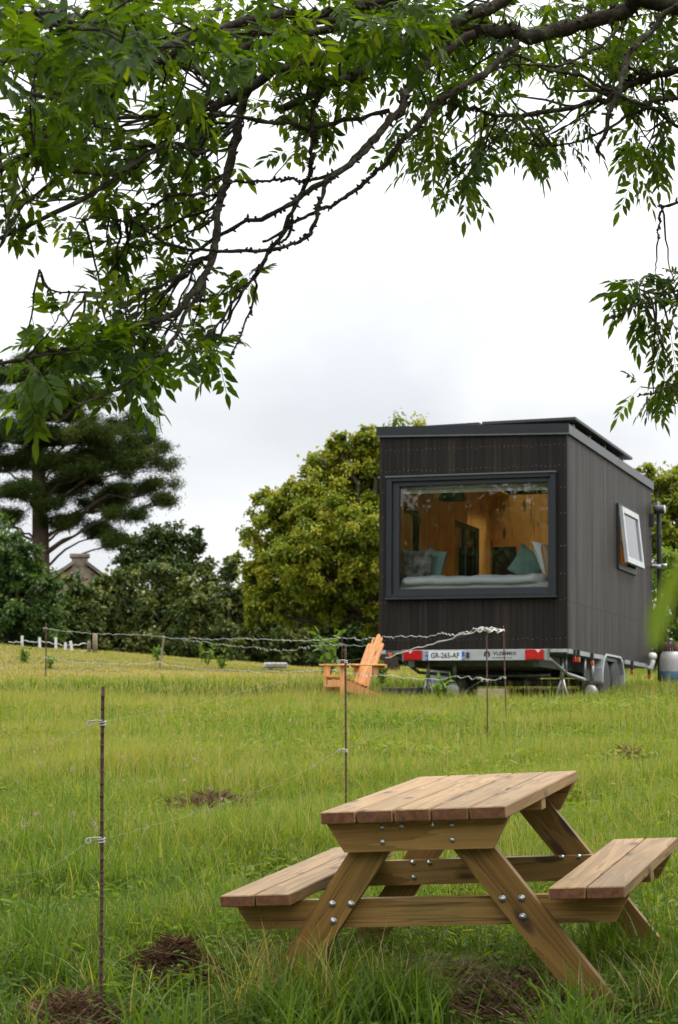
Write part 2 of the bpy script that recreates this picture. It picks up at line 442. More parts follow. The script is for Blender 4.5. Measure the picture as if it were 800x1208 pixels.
# table timber: green treated pine, paler on the top and seat boards
M['wood_x'] = wood_mat('table_wood_across', 0, (.155, .08, .018), (.31, .18, .055), True, .6, (.10, .09, .028), .5)
M['wood_y'] = wood_mat('table_wood_along', 1, (.165, .088, .030), (.345, .212, .085), True, .6, (.15, .10, .04), .35)
M['wood_z'] = wood_mat('table_wood_leg', 2, (.135, .068, .014), (.29, .160, .042), True, .6, (.075, .07, .02), .55)
M['endgrain'] = simple('red_board_ends', (.135, .05, .02), .75, 0, .45, 40, .3)
M['bolt'] = simple('zinc_bolt', (.45, .46, .47), .35, .9, .05, 40)

# ------------------------------------------------------------------ world, sun, camera
SUN_DIR = Vector((.62, .18, .80)).normalized()
el = math.asin(SUN_DIR.z); az = math.atan2(SUN_DIR.x, SUN_DIR.y)
W = bpy.data.worlds.new("World"); S.world = W; W.use_nodes = True
nt = W.node_tree; nt.nodes.clear(); L = nt.links.new
wo = nt.nodes.new('ShaderNodeOutputWorld'); bg = nt.nodes.new('ShaderNodeBackground'); bg.inputs['Strength'].default_value = .1
sky = nt.nodes.new('ShaderNodeTexSky'); sky.sky_type = 'NISHITA'; sky.sun_disc = False
sky.sun_elevation = el; sky.sun_rotation = az
tc = nt.nodes.new('ShaderNodeTexCoord')
sp = nt.nodes.new('ShaderNodeSeparateXYZ'); L(tc.outputs['Generated'], sp.inputs[0])
# cloud deck: overcast, brighter overhead, with soft greyer folds
mp = N(nt, 'ShaderNodeMapping'); mp.inputs['Location'].default_value = (2.3, .4, 5.1); mp.inputs['Scale'].default_value = (1, 1, 1.8)
L(tc.outputs['Generated'], mp.inputs['Vector'])
n1 = N(nt, 'ShaderNodeTexNoise', i_Scale=5.0, i_Detail=4.0, i_Roughness=.5, i_Distortion=.3); L(mp.outputs[0], n1.inputs['Vector'])
r1 = ramp(nt, [(.36, (5.0, 5.2, 5.45)), (.5, (6.0, 6.1, 6.2)), (.66, (6.8, 6.8, 6.8))]); L(n1.outputs['Fac'], r1.inputs[0])
mr = N(nt, 'ShaderNodeMapRange'); mr.inputs[1].default_value = .12; mr.inputs[2].default_value = .9; mr.inputs[3].default_value = 1.0; mr.inputs[4].default_value = 4.2
L(sp.outputs[2], mr.inputs[0])
sv = N(nt, 'ShaderNodeVectorMath', operation='SCALE'); L(r1.outputs[0], sv.inputs[0]); L(mr.outputs[0], sv.inputs['Scale'])
mx = N(nt, 'ShaderNodeMix', data_type='RGBA'); mx.inputs[0].default_value = .95
L(sky.outputs[0], mx.inputs[6]); L(sv.outputs[0], mx.inputs[7])
L(mx.outputs[2], bg.inputs['Color']); L(bg.outputs[0], wo.inputs[0])
sl = bpy.data.lights.new('sun', 'SUN'); sl.energy = 1.5; sl.angle = math.radians(12); sl.color = (1, .96, .9)
so = bpy.data.objects.new('sun', sl); COL.objects.link(so)
so.rotation_euler = SUN_DIR.to_track_quat('Z', 'Y').to_euler()
cam = bpy.data.cameras.new('camera'); co = bpy.data.objects.new('camera', cam); COL.objects.link(co)
cam.sensor_fit = 'VERTICAL'; cam.sensor_height = 23.5; cam.lens = F_PX / 1208 * 23.5
cam.clip_start = .05; cam.clip_end = 2000
co.location = (0, 0, 0); co.rotation_euler = (PI / 2 + PIT, 0, 0)
cam.dof.use_dof = True; cam.dof.focus_distance = 9.5; cam.dof.aperture_fstop = 6.3
S.camera = co
S.view_settings.view_transform = 'Standard'; S.view_settings.look = 'None'; S.view_settings.exposure = 0.7; S.view_settings.gamma = 1
S.render.engine = 'CYCLES'
cy = S.cycles; cy.use_denoising = True; cy.max_bounces = 10; cy.transparent_max_bounces = 16
cy.diffuse_bounces = 5; cy.glossy_bounces = 4; cy.transmission_bounces = 6
cy.sample_clamp_indirect = 8; cy.caustics_reflective = False; cy.caustics_refractive = False

# ------------------------------------------------------------------ ground
def axis_pts(lo, hi, a, b, fine, coarse):
    return np.concatenate([np.linspace(lo, a, coarse)[:-1], np.linspace(a, b, int((b - a) / fine)), np.linspace(b, hi, coarse)[1:]])
gx = axis_pts(-260, 260, -16, 16, .22, 16); gy = axis_pts(-40, 290, 3, 62, .22, 14)
X, Y = np.meshgrid(gx, gy); Z = gz(X, Y)
nx, ny = len(gx), len(gy)
ii = np.arange(nx * ny).reshape(ny, nx)
Q = np.stack([ii[:-1, :-1], ii[:-1, 1:], ii[1:, 1:], ii[1:, :-1]], -1).reshape(-1, 4)
m, nt, out = new_mat('meadow_soil'); L = nt.links.new
tc = N(nt, 'ShaderNodeTexCoord')
n = N(nt, 'ShaderNodeTexNoise', i_Scale=1.1, i_Detail=9.0, i_Roughness=.7); L(tc.outputs['Object'], n.inputs['Vector'])
r = ramp(nt, [(.3, (.035, .045, .012)), (.5, (.07, .075, .022)), (.66, (.12, .085, .04))]); L(n.outputs['Fac'], r.inputs[0])
b = N(nt, 'ShaderNodeBsdfPrincipled', i_Roughness=1.0); b.inputs['Specular IOR Level'].default_value = .1
L(r.outputs[0], b.inputs['Base Color'])
n2 = N(nt, 'ShaderNodeTexNoise', i_Scale=30.0, i_Detail=5.0); L(tc.outputs['Object'], n2.inputs['Vector']); bump(nt, n2.outputs['Fac'], 1, .03, b)
L(b.outputs[0], out.inputs[0])
tag(np_mesh('ground', np.stack([X, Y, Z], -1), Q, m, None, None, True), kind='structure')

# ------------------------------------------------------------------ grass
M['grass'] = leaf_mat('grass_blades', [(0, (.030, .068, .008)), (.3, (.074, .132, .015)), (.55, (.155, .210, .028)), (.75, (.24, .25, .06)), (.88, (.30, .24, .09)), (1, (.40, .31, .15))],
                      .45, .6, (1.2, 1.2, .4), .12)

def scatter(n, d0, d1, k=.19, m0=.7, tuss=0.0, tsig=.07):
    d = np.sqrt(rng.uniform(d0 * d0, d1 * d1, n)); x = rng.uniform(-1, 1, n) * (k * d + m0)
    if tuss > 0:
        nt_ = max(10, n // 45); td = np.sqrt(rng.uniform(d0 * d0, d1 * d1, nt_)); tx = rng.uniform(-1, 1, nt_) * (k * td + m0)
        j = rng.integers(0, nt_, n); sel = rng.random(n) < tuss
        sg = tsig * rng.uniform(.5, 1.5, nt_)
        x = np.where(sel, tx[j] + rng.normal(0, 1, n) * sg[j], x); d = np.where(sel, td[j] + rng.normal(0, 1, n) * sg[j], d)
    return x, d

def blades(name, x, y, h, w, bend, segs, rnd, mat, parent=None, z0=None):
    n = len(x)
    az_ = rng.uniform(0, 2 * PI, n); dx, dy = np.cos(az_), np.sin(az_)
    sx, sy = -dy, dx
    base = gz(x, y) - .012 if z0 is None else z0
    T = np.linspace(0, 1, segs + 1)
    V = np.zeros((n, segs + 1, 2, 3), np.float32)
    for i, t in enumerate(T):
        out_ = h * bend * t ** 2 * .95
        zz = base + h * (t - .42 * bend * t ** 2)
        hw = w * .5 * (1 - t ** 1.7 * .96) * (.75 + .5 * min(1, t * 3))
        for s_, sg in ((0, -1), (1, 1)):
            V[:, i, s_, 0] = x + dx * out_ + sg * sx * hw
            V[:, i, s_, 1] = y + dy * out_ + sg * sy * hw
            V[:, i, s_, 2] = zz
    b0 = (np.arange(n) * (segs + 1) * 2)[:, None]
    q = np.array([[2 * i, 2 * i + 1, 2 * i + 3, 2 * i + 2] for i in range(segs)])
    Q = (b0[:, :, None] + q[None]).reshape(-1, 4)
    return np_mesh(name, V.reshape(-1, 3), Q, mat, np.repeat(rnd, segs), parent, True)

BARE = [(.68, 8.15, .40, .42), (.45, 8.9, .35, .5), (-.67, 8.66, .17, .42), (-.97, 7.9, .26, .35), (-.87, 14.2, .34, .7), (2.35, 17.6, .3, .6), (-.35, 11.2, .25, .3), (1.5, 14.5, .3, .4)]
def lawn(name, n, d0, d1, hmin, hmax, w0, segs, tuss, straw=.10):
    x, d = scatter(n, d0, d1, tuss=tuss)
    p = vnoise(x, d, .9, 1); p2 = vnoise(x, d, 2.6, 2); p3 = vnoise(x, d, .35, 3)
    h = hmin + (hmax - hmin) * np.clip(.42 + .38 * p + .38 * p2, .03, 1.2)
    h *= rng.uniform(.55, 1.25, n)
    # dry, short-cropped field towards the crest on the left, trampled strip round the table
    dry = smooth01((d - 31) / 12) * smooth01((2.5 - x + .1 * (d - 40)) / 4)
    h *= 1 - .62 * dry
    tr = np.exp(-(((x - .5) / .9) ** 2 + ((d - 8.9) / 1.0) ** 2)); h *= 1 - .35 * tr
    keep = np.ones(n, bool)
    for (bx, by, ra, rb) in BARE:
        q = ((x - bx) / ra) ** 2 + ((d - by) / rb) ** 2
        keep &= rng.random(n) > .96 * np.exp(-q * q * .9)
        h *= 1 - .62 * np.exp(-q)
    # the wheels, house floor and table posts stand in thinner grass
    hx = x - 2.886; hy = d - 27.536; c, s = math.cos(.321), math.sin(.321)
    lx = c * hx - s * hy; ly = s * hx + c * hy
    under = (lx > -2.6) & (lx < .1) & (ly > .5) & (ly < 6)
    h = np.where(under, h * .45, h)
    keep &= ~(under & (rng.random(n) < .6))
    rnd = .40 + .17 * p3 + .14 * p + .10 * p2 + .13 * rng.normal(0, 1, n) + .30 * dry + .09 * smooth01((d - 10) / 8)
    rnd = np.where(rng.random(n) < straw + .35 * dry + .2 * np.clip(p2 * smooth01((d - 16) / 6), 0, 1), rng.uniform(.72, 1, n), rnd)
    w = w0 * rng.uniform(.6, 1.5, n)
    bend = np.clip(rng.gamma(2.6, .30, n), .05, 1.7)
    k = keep
    o = blades(name, x[k], d[k], h[k], w[k], bend[k], segs, np.clip(rnd[k], 0, 1), M['grass'])
    return tag(o, kind='stuff')
g1 = lawn('meadow_grass', 190000, 7.0, 12.5, .08, .25, .0050, 4, .6)
tag(g1, 'lush green long grass around the picnic table', 'grass')
g2 = lawn('meadow_grass', 240000, 12.0, 20.5, .08, .34, .0054, 3, .5, .13)
tag(g2, 'bright green meadow grass beyond the picnic table', 'grass')
g3 = lawn('meadow_grass', 190000, 20, 31, .10, .31, .0080, 2, .45, .16)
tag(g3, 'yellow green meadow grass in front of the black cabin', 'grass')
g4 = lawn('meadow_grass', 170000, 30, 66, .14, .28, .017, 2, .3, .12)
tag(g4, 'dry pale grass of the far field running up to the hedge', 'grass')

# taller lush tussocks in the foreground and seeding stalks
def tussocks(name, centres, per, h0, h1, w, label, rr=(.25, .6), sig=.06):
    c = np.repeat(np.array(centres, float), per, 0); n = len(c)
    x = c[:, 0] + rng.normal(0, sig, n); y = c[:, 1] + rng.normal(0, sig, n)
    h = rng.uniform(h0, h1, n); bend = np.clip(rng.gamma(3, .24, n), .1, 1.4)
    for (bx, by, ra, rb) in BARE: h *= 1 - .88 * np.exp(-(((x - bx) / ra) ** 2 + ((y - by) / rb) ** 2))
    rnd = np.clip(rng.uniform(rr[0], rr[1], n), 0, 1)
    o = blades(name, x, y, h, w * rng.uniform(.6, 1.4, n), bend, 5, rnd, M['grass'])
    return tag(o, label, 'grass', None, 'stuff')
cs = []
for px, py, k in [(150, 1150, 7), (40, 1130, 7), (210, 1190, 4), (330, 1180, 6), (420, 1165, 9), (470, 1185, 7), (520, 1165, 5), (560, 1150, 3), (740, 1120, 6), (780, 1170, 7), (700, 1195, 5), (20, 1190, 6), (100, 1060, 6), (60, 980, 6), (380, 1190, 6), (250, 1140, 3), (180, 1060, 4), (760, 1060, 3)]:
    d = 1.2 * F_PX / (py - 800 + 20); d = min(max(d, 7.3), 12)
    for _ in range(k): cs.append(((px + random.uniform(-45, 45) - 400) / F_PX * d, d + random.uniform(-.35, .35)))
tussocks('tall_grass', cs, 34, .18, .42, .0075, 'tall dark green grass tussocks growing round the table legs', (.12, .5))
cs = []
for _ in range(520):
    d_ = random.uniform(10.5, 25); cs.append((random.uniform(-1, 1) * (.19 * d_ + .7), d_))
tussocks('tussock_grass', cs, 42, .14, .40, .0055, 'shaggy tussocks of longer grass dotted over the middle meadow', (.2, .8), .10)
cs = [((px + random.uniform(-25, 25) - 400) / F_PX * 8.0, 8.0 + random.uniform(-.3, .3)) for px in (300, 320, 345, 365, 400, 445, 490, 700, 770, 130, 60) for _ in range(4)]
tussocks('straw_grass', cs, 9, .22, .5, .0048, 'pale straw coloured grass stems by the left leg of the table', (.78, 1.0), .05)
x, d = scatter(5200, 11, 30, .19, .7, .6, .3)
o = blades('seed_stalks', x, d, rng.uniform(.22, .5, 5200), rng.uniform(.0025, .0055, 5200), np.clip(rng.gamma(2, .16, 5200), 0, .9), 3, rng.uniform(.7, 1, 5200), M['grass'])
tag(o, 'thin brown seeding grass stalks scattered over the meadow', 'grass', None, 'stuff')

# low broad leaves (clover, plantain) between the blades
def leaf_fan(P, D, Nrm, Ln, Wd, fold=.25):
    """folded leaves: 6 verts, 2 quads each. P base, D unit direction, Nrm unit normal"""
    Sd = np.cross(D, Nrm); Sd /= np.linalg.norm(Sd, axis=1)[:, None] + 1e-9
    n = len(P); V = np.zeros((n, 6, 3), np.float32)
    L_ = Ln[:, None]; w = Wd[:, None] * .5
    droop = np.array([0, 0, -1.0])
    up = Nrm * w * fold
    V[:, 0] = P
    V[:, 1] = P + D * L_ * .30 + Sd * w * .9 + up; V[:, 2] = P + D * L_ * .62 + Sd * w * .85 + up + droop * L_ * .05
    V[:, 3] = P + D * L_ + droop * L_ * .14
    V[:, 4] = P + D * L_ * .62 - Sd * w * .85 + up + droop * L_ * .05; V[:, 5] = P + D * L_ * .30 - Sd * w * .9 + up
    b0 = (np.arange(n) * 6)[:, None, None]
    Q = (b0 + np.array([[0, 1, 2, 3], [0, 3, 4, 5]])[None]).reshape(-1, 4)
    return V.reshape(-1, 3), Q

def unit(v): return v / (np.linalg.norm(v, axis=1)[:, None] + 1e-9)
def rdir(n, zb=0.0):
    v = rng.normal(0, 1, (n, 3)); v[:, 2] += zb; return unit(v)
n = 16000
x, d = scatter(n, 7, 15, .19, .7, .85, .12)
zz = gz(x, d) + rng.uniform(.02, .13, n)
a = rng.uniform(0, 2 * PI, n); D = np.stack([np.cos(a), np.sin(a), rng.uniform(-.1, .5, n)], 1); D = unit(D)
V, Q = leaf_fan(np.stack([x, d, zz], 1), D, unit(rdir(n) * .4 + np.array([0, 0, 1.0])), rng.uniform(.02, .05, n), rng.uniform(.012, .028, n))
o = np_mesh('clover_leaves', V, Q, M['grass'], np.repeat(np.clip(rng.normal(.3, .12, n), 0, .6), 2))
tag(o, 'low clover and broad weed leaves in the grass', 'ground cover', None, 'stuff')

n = 34000
x, d = scatter(n, 8, 27, .19, .7, .93, .16)
zz = gz(x, d) + rng.uniform(.02, .17, n) * (.75 + .3 * vnoise(x, d, 1.2, 9))
a = rng.uniform(0, 2 * PI, n); D = unit(np.stack([np.cos(a), np.sin(a), rng.uniform(.0, .9, n)], 1))
ln = rng.uniform(.028, .075, n) * (1 + d / 40)
V, Q = leaf_fan(np.stack([x, d, zz], 1), D, unit(rdir(n) * .5 + np.array([0, 0, 1.0])), ln, ln * rng.uniform(.16, .34, n))
pw = vnoise(x, d, .8, 12)
o = np_mesh('broad_weeds', V, Q, M['grass'], np.repeat(np.clip(.45 + .16 * pw + rng.normal(0, .12, n), 0, .85), 2))
tag(o, 'clumps of soft broad leaved weeds mixed into the meadow', 'ground cover', None, 'stuff')

# white clover heads
M['clover_flower'] = leaf_mat('clover_flower', [(0, (.36, .24, .17)), (1, (.60, .48, .40))], .2, .8, (1, 1, 1), .1)
clv = None
spots = []
for px, py, k, s in [(60, 965, 9, 35), (215, 955, 6, 25), (235, 975, 7, 30), (130, 955, 5, 25), (330, 950, 6, 25), (100, 1000, 7, 45), (255, 960, 5, 20), (200, 1000, 4, 40), (40, 1010, 4, 30)]:
    for _ in range(k): spots.append((px + random.gauss(0, s * .7), py + random.gauss(0, 12)))
for (px, py) in spots:
    d = 1.0 * F_PX / (py - 800 - 5); d = min(max(d, 9), 20)
    x = (px - 400) / F_PX * d; z = G(x, d)
    if clv is None:
        mb = MB(); mb.tube([(0, 0, 0), (.004, 0, .12), (0, .004, .24)], .0012, 5, 0, .4)
        st = []; n = 70; D = rdir(n); P = D * .004 + np.array([0, 0, .245]); V, Q = leaf_fan(P, unit(D + np.array([0, 0, .25])), rdir(n), rng.uniform(.011, .016, n), np.full(n, .006))
        clv = empty('clover_flower', (x, d, z), 'small pinkish white clover head on a thin stem in the grass', 'flower', 'clover flowers in the meadow')
        mb.build('stem', M['grass'], clv); np_mesh('flower_head', V, Q, M['clover_flower'], rng.random(2 * n), clv)
        c = clv
    else:
        c = copy_tree(clv)
    c.location = (x, d, z); c.rotation_euler = (random.uniform(-.15, .15), random.uniform(-.15, .15), random.uniform(0, 6)); s = random.uniform(.5, .85); c.scale = (s, s, random.uniform(.6, 1.1))

# heaps of dry cut grass
M['hay'] = leaf_mat('dry_grass', [(0, (.05, .024, .013)), (.4, (.15, .078, .042)), (.75, (.28, .17, .10)), (1, (.42, .32, .19))], .15, .9, (1, 1, 1), .15)
def heap(px, py, d, r, hgt, n, label, lo=0., hi=1., dz=0):
    x = (px - 400) / F_PX * d; z = G(x, d)
    n = int(n * 1.6); cx = rng.normal(0, r * .48, n); cy_ = rng.normal(0, r * .48, n)
    q = np.exp(-(cx ** 2 + cy_ ** 2) / (r * r) * 1.6)
    P = np.stack([cx, cy_, q * hgt * rng.uniform(.1, 1.0, n) * (1 + .5 * np.sin(cx / r * 4 + 1) * np.sin(cy_ / r * 3))], 1)
    a = rng.uniform(0, 2 * PI, n); D = unit(np.stack([np.cos(a), np.sin(a), rng.normal(0, .42, n)], 1))
    ln = rng.uniform(.06, .34, n) * min(1, r * 4); Nn = unit(rdir(n) + np.array([0, 0, .6]))
    V, Q = leaf_fan(P - D * ln[:, None] * .5, D, Nn, ln, rng.uniform(.0012, .0034, n) * (1 + d / 20), .3)
    o = np_mesh('dry_grass_heap', V, Q, M['hay'], np.repeat(rng.uniform(lo, hi, n), 2))
    o.location = (x, d, z + dz)
    return tag(o, label, 'hay heap')
heap(207, 1112, 8.7, .15, .13, 6000, 'dark brown heap of dry cut grass right of the rusty rod', 0, .75, .01)
heap(248, 942, 14.4, .36, .13, 4500, 'reddish brown heap of dry grass among clover in mid meadow', .2, 1.)
heap(88, 1192, 7.95, .17, .08, 4200, 'flat pinkish brown mat of dry grass at the bottom left corner', .25, .95)
heap(615, 1192, 8.1, .27, .04, 2600, 'red brown thatch of dead stems trampled under the right table leg', .25, 1.)
heap(735, 912, 18.0, .20, .12, 1500, 'small tan tuft of dry grass behind the table right seat', .3, 1)

heap(540, 1175, 8.5, .42, .03, 900, 'thin scatter of dead stems on the trodden ground under the table', .45, 1., .01)

# ------------------------------------------------------------------ picnic table
TM = Matrix.Rotation(-.274, 4, 'Z') @ Matrix.Rotation(.041, 4, 'X') @ Matrix.Rotation(-.05, 4, 'Y')
tb = empty('picnic_table', (.307, 7.981, -1.2), 'wooden picnic table with attached benches standing in the long grass', 'picnic table', None, TM.to_euler())
TL = 1.548
def boards(xs, w, z0, z1, y0, y1):
    mb = MB()
    for x in xs:
        dy0, dy1 = random.uniform(-.004, .004), random.uniform(-.004, .004); dz = random.uniform(-.0015, .0015)
        mb.box((x - w / 2, y0 + dy0, z0 + dz), (x + w / 2, y1 + dy1, z1 + dz), {'d': 0, 'y': 1}, .004)
    return mb
bw = .1315
boards([(i - 2) * .1405 for i in range(5)], bw, .682, .727, 0, TL).build('tabletop', [M['wood_y'], M['endgrain']], tb)
for s in (-1, 1):
    boards([s * (.618 - .0695), s * (.618 + .0695)], .133, .390, .433, 0, TL).build('seat', [M['wood_y'], M['endgrain']], tb)
for front in (1, 0):
    def yy(a, b): return (a, b) if front else (TL - b, TL - a)
    fs = -1 if front else 1
    y0, y1 = yy(.055, .098)
    ap = MB().prism([(.681, .342), (.572, .279), (.572, -.279), (.681, -.342)][::-1], 1, y0, y1, 0)
    # axis 1 profile is (z, x)
    apo = ap.build('top_support', M['wood_x'], tb)
    y0l, y1l = yy(.101, .145)
    y0b, y1b = yy(.148, .192)
    bo = MB().prism([(.389, .752), (.285, .690), (.285, -.690), (.389, -.752)][::-1], 1, y0b, y1b, 0).build('seat_beam', M['wood_x'], tb)
    fy = y0l if front else y1l
    for s in (-1, 1):
        # leg: own object, grain along its own z
        top = Vector((s * .145, 0, .640)); bot = Vector((s * .655, 0, -.05))
        ax_ = (bot - top); ln = ax_.length; ang = math.atan2(-(ax_.x), -(ax_.z))
        tilt = math.atan2(ax_.x, -ax_.z)
        h = .062
        lg = MB()
        # parallelogram cut level at the foot and at the top
        k = math.tan(tilt)
        lg.prism([(-h, k * h * -1 * -1), (h, -k * h * -1 * -1), (h, ln - k * h), (-h, ln + k * h)], 1, 0, 0, 0) if False else None
        prof = [(0 + k * h * 0, -h), (0, h), (ln, h), (ln, -h)]
        lg.prism(prof[::-1], 1, y0l, y1l, 0)
        lo_ = lg.build('leg', M['wood_z'], tb, (bot.x, 0, bot.z), (0, -tilt, 0))
        # bolts where the leg crosses the beam
        for (bx, bz) in ((s * .350, .379), (s * .278, .377), (s * .350, .316)) if s < 0 else ((.293, .384), (.364, .384), (.364, .318)):
            b_ = MB(); inv = Matrix.Rotation(tilt, 4, 'Y') @ Matrix.Translation((-bot.x, 0, -bot.z))
            pb = inv @ Vector((bx, fy + fs * .0005, bz)); b_.lathe([(.0138, 0), (.0138, .0015)] if fs > 0 else [(.0138, -.0015), (.0138, 0)], tuple(pb), 1, 12)
            b_.dome((pb.x, pb.y + fs * .0015, pb.z), .011, (0, fs, 0), 12); b_.build('bolt', M['bolt'], lo_)
            # nut end on the inside of the beam
            n_ = MB(); yi = (y1b if front else y0b); n_.dome((bx, yi, bz), .011, (0, -fs, 0), 10); n_.build('bolt', M['bolt'], bo)
    for (bx, bz) in ((-.131, .607), (.131, .607), (-.131, .660), (-.056, .662), (.060, .662), (.131, .660)):
        b_ = MB(); fa = .055 if front else TL - .055
        b_.dome((bx, fa, bz), .011, (0, fs, 0), 10); b_.build('bolt', M['bolt'], apo)
# battens under the boards
MB().box((-.34, TL * .5 - .045, .640), (.34, TL * .5 + .045, .681), 0, .003).build('batten', M['wood_x'], tb)
for s in (-1, 1):
    MB().box((s * .618 - .13, TL * .5 - .045, .350), (s * .618 + .13, TL * .5 + .045, .389), 0, .003).build('batten', M['wood_x'], tb)

# ------------------------------------------------------------------ black cabin on a trailer
HM = Matrix.Rotation(-.321, 4, 'Z') @ Matrix.Rotation(-.029, 4, 'X') @ Matrix.Rotation(-.003, 4, 'Y')
HP = Vector((2.886, 27.536, .374))
HW = Matrix.Translation(HP) @ HM
hs = empty('tiny_house', HP, 'black timber clad tiny house on a road trailer with a big picture window', 'tiny house', None, HM.to_euler())
HL, HF, HRr = 5.976, 2.788, 2.732
def zt(y): return HF + (HRr - HF) * y / HL
EPS = .1
# front wall with its picture window opening, and rows of screw heads
wx0, wx1, wz0, wz1 = -2.375, -.150, .675, 2.225
fm = MB()
for lo, hi in (((-2.5, 0, 0), (wx0, EPS, HF)), ((wx1, 0, 0), (0, EPS, HF)), ((wx0, 0, 0), (wx1, EPS, wz0)), ((wx0, 0, wz1), (wx1, EPS, HF))):
    fm.box(lo, hi, 0, 0, .5)
for k in range(21):
    x = -2.5 + .061 + k * .122
    for z in (.13, .62, 2.33, 2.60):
        for s in (-.03, .03): fm.dome((x + s + random.uniform(-.006, .006), 0, z + random.uniform(-.014, .014)), .0052, (0, -1, 0), 5, 1)
for x in (-2.45, -.08, -.03):
    for z in (.95, 1.3, 1.72, 2.05): fm.dome((x, 0, z), .0065, (0, -1, 0), 5, 1)
fm.build('wall', [M['front_clad'], M['chassis']], hs, label='front wall of dark boards with rows of screw heads')
# right wall with the small window opening
sy0, sy1, sz0, sz1 = 3.24, 4.53, 1.285, 2.155
rm = MB()
def wallbox(mb, x0, x1, y0, y1, z0, z1a=None, mi=0):
    za, zb = (zt(y0), zt(y1)) if z1a is None else (z1a, z1a)
    mb.add([(x0,y0,z0),(x1,y0,z0),(x1,y1,z0),(x0,y1,z0),(x0,y0,za),(x1,y0,za),(x1,y1,zb),(x0,y1,zb)],
           [(0,3,2,1),(4,5,6,7),(0,1,5,4),(1,2,6,5),(2,3,7,6),(3,0,4,7)], mi, .5)
wallbox(rm, -EPS, 0, EPS, sy0, 0); wallbox(rm, -EPS, 0, sy1, HL, 0); wallbox(rm, -EPS, 0, sy0, sy1, 0, sz0); wallbox(rm, -EPS, 0, sy0, sy1, sz1)
rm.build('wall', M['side_clad'], hs, label='side wall of greyer weathered boards')
lm = MB()
wallbox(lm, -2.5, -2.4, EPS, .75, 0); wallbox(lm, -2.5, -2.4, .75, 1.5, 0, .9); wallbox(lm, -2.5, -2.4, .75, 1.5, 1.95)
wallbox(lm, -2.5, -2.4, 1.5, 3.3, 0); wallbox(lm, -2.5, -2.4, 3.3, 4.7, 2.02); wallbox(lm, -2.5, -2.4, 4.7, HL, 0)
lm.build('wall', M['side_clad'], hs)
bm_ = MB(); wallbox(bm_, -2.4, -EPS, HL - .1, HL, 0); bm_.build('wall', M['front_clad'], hs)
# interior lining
il = MB(); c_ = .012
YE = 5.4
for z0, z1, y0, y1 in ((.05, 2.6, .13, .75), (.05, .9, .75, 1.5), (1.95, 2.6, .75, 1.5), (.05, 2.6, 1.5, 3.3), (2.02, 2.6, 3.3, 4.7), (.05, 2.6, 4.7, YE)):
    il.box((-2.398, y0, z0), (-2.385, y1, z1), 0, 0, .4)
for y0, y1, z0, z1 in ((.13, sy0, .05, 2.6), (sy1, YE, .05, 2.6), (sy0, sy1, .05, sz0), (sy0, sy1, sz1, 2.6)):
    il.box((-.115, y0, z0), (-.102, y1, z1), 0, 0, .6)
il.box((-2.384, YE, .05), (-.116, YE + .012, 2.6), 0, 0, .7)
il.box((-2.384, .13, 2.6), (-.116, 4.2, 2.615), 0, 0, .2); il.box((-2.384, 4.2, 2.6), (-2.1, YE, 2.615), 0, 0, .2); il.box((-.4, 4.2, 2.6), (-.116, YE, 2.615), 0, 0, .2)
il.build('lining', M['plywood'], hs)
MB().box((-2.398, .105, .002), (-.102, HL - .105, .048), 0).build('floor', M['floorboard'], hs)
for (y0, y1, z0, z1, ns) in ((.75, 1.5, .9, 1.95, 0), (3.3, 4.7, .052, 2.02, 1)):
    wf = MB(); t = .06; xa, xb = -2.47, -2.41
    for lo, hi in (((xa, y0, z0), (xb, y0 + t, z1)), ((xa, y1 - t, z0), (xb, y1, z1)), ((xa, y0 + t, z0), (xb, y1 - t, z0 + t)), ((xa, y0 + t, z1 - t), (xb, y1 - t, z1))):
        wf.box(lo, hi, 0, .004)
    if ns: wf.box((xa, (y0 + y1) / 2 - .05, z0 + t), (xb, (y0 + y1) / 2 + .05, z1 - t), 0, .004)
    w_ = wf.build('door' if ns else 'window', M['frame_grey'], hs)
    for a, b in (((y0 + t, (y0 + y1) / 2 - .05), ((y0 + y1) / 2 + .05, y1 - t)) if ns else ((y0 + t, y1 - t),)):
        MB().box((-2.443, a, z0 + t), (-2.437, b, z1 - t)).build('pane', M['glass'], w_)
# picture window
pf = MB(); o = .045
X0, X1, Z0, Z1 = wx0 - .01, wx1 + .01, wz0 - .01, wz1 + .01
for lo, hi in (((X0, -.05, Z0), (X0 + .07, .02, Z1)), ((X1 - .07, -.05, Z0), (X1, .02, Z1)), ((X0 + .07, -.05, Z0), (X1 - .07, .02, Z0 + .05)), ((X0 + .07, -.05, Z1 - .05), (X1 - .07, .02, Z1))):
    pf.box(lo, hi, 0, .004)
gx0, gx1, gz0, gz1 = -2.225, -.248, .785, 2.125
for lo, hi in (((X0 + .07, -.012, Z0 + .05), (gx0, .06, Z1 - .05)), ((gx1, -.012, Z0 + .05), (X1 - .07, .06, Z1 - .05)), ((gx0, -.012, Z0 + .05), (gx1, .06, gz0)), ((gx0, -.012, gz1), (gx1, .06, Z1 - .05))):
    pf.box(lo, hi, 1, .004)
win = pf.build('window', [M['trim_grey'], M['frame_grey']], hs, label='large picture window in a dark grey frame')
MB().box((gx0, .022, gz0), (gx1, .034, gz1)).build('pane', M['glass'], win)
sill = MB().box((X0 - .012, -.075, Z0 - .022), (X1 + .012, -.002, Z0 - .001), 0, .004)
sill.build('sill', M['frame_grey'], win)
MB().box((X0 - .015, -.07, Z1 + .001), (X1 + .015, -.002, Z1 + .022), 0, .004).build('drip_cap', M['edge_metal'], win)
MB().tube([(gx0 + .02, .11, 2.115), (gx1 - .02, .11, 2.115)], .035, 12).box((gx0 + .02, .105, 2.035), (gx1 - .02, .109, 2.10)).build('blind', M['blind'], win)
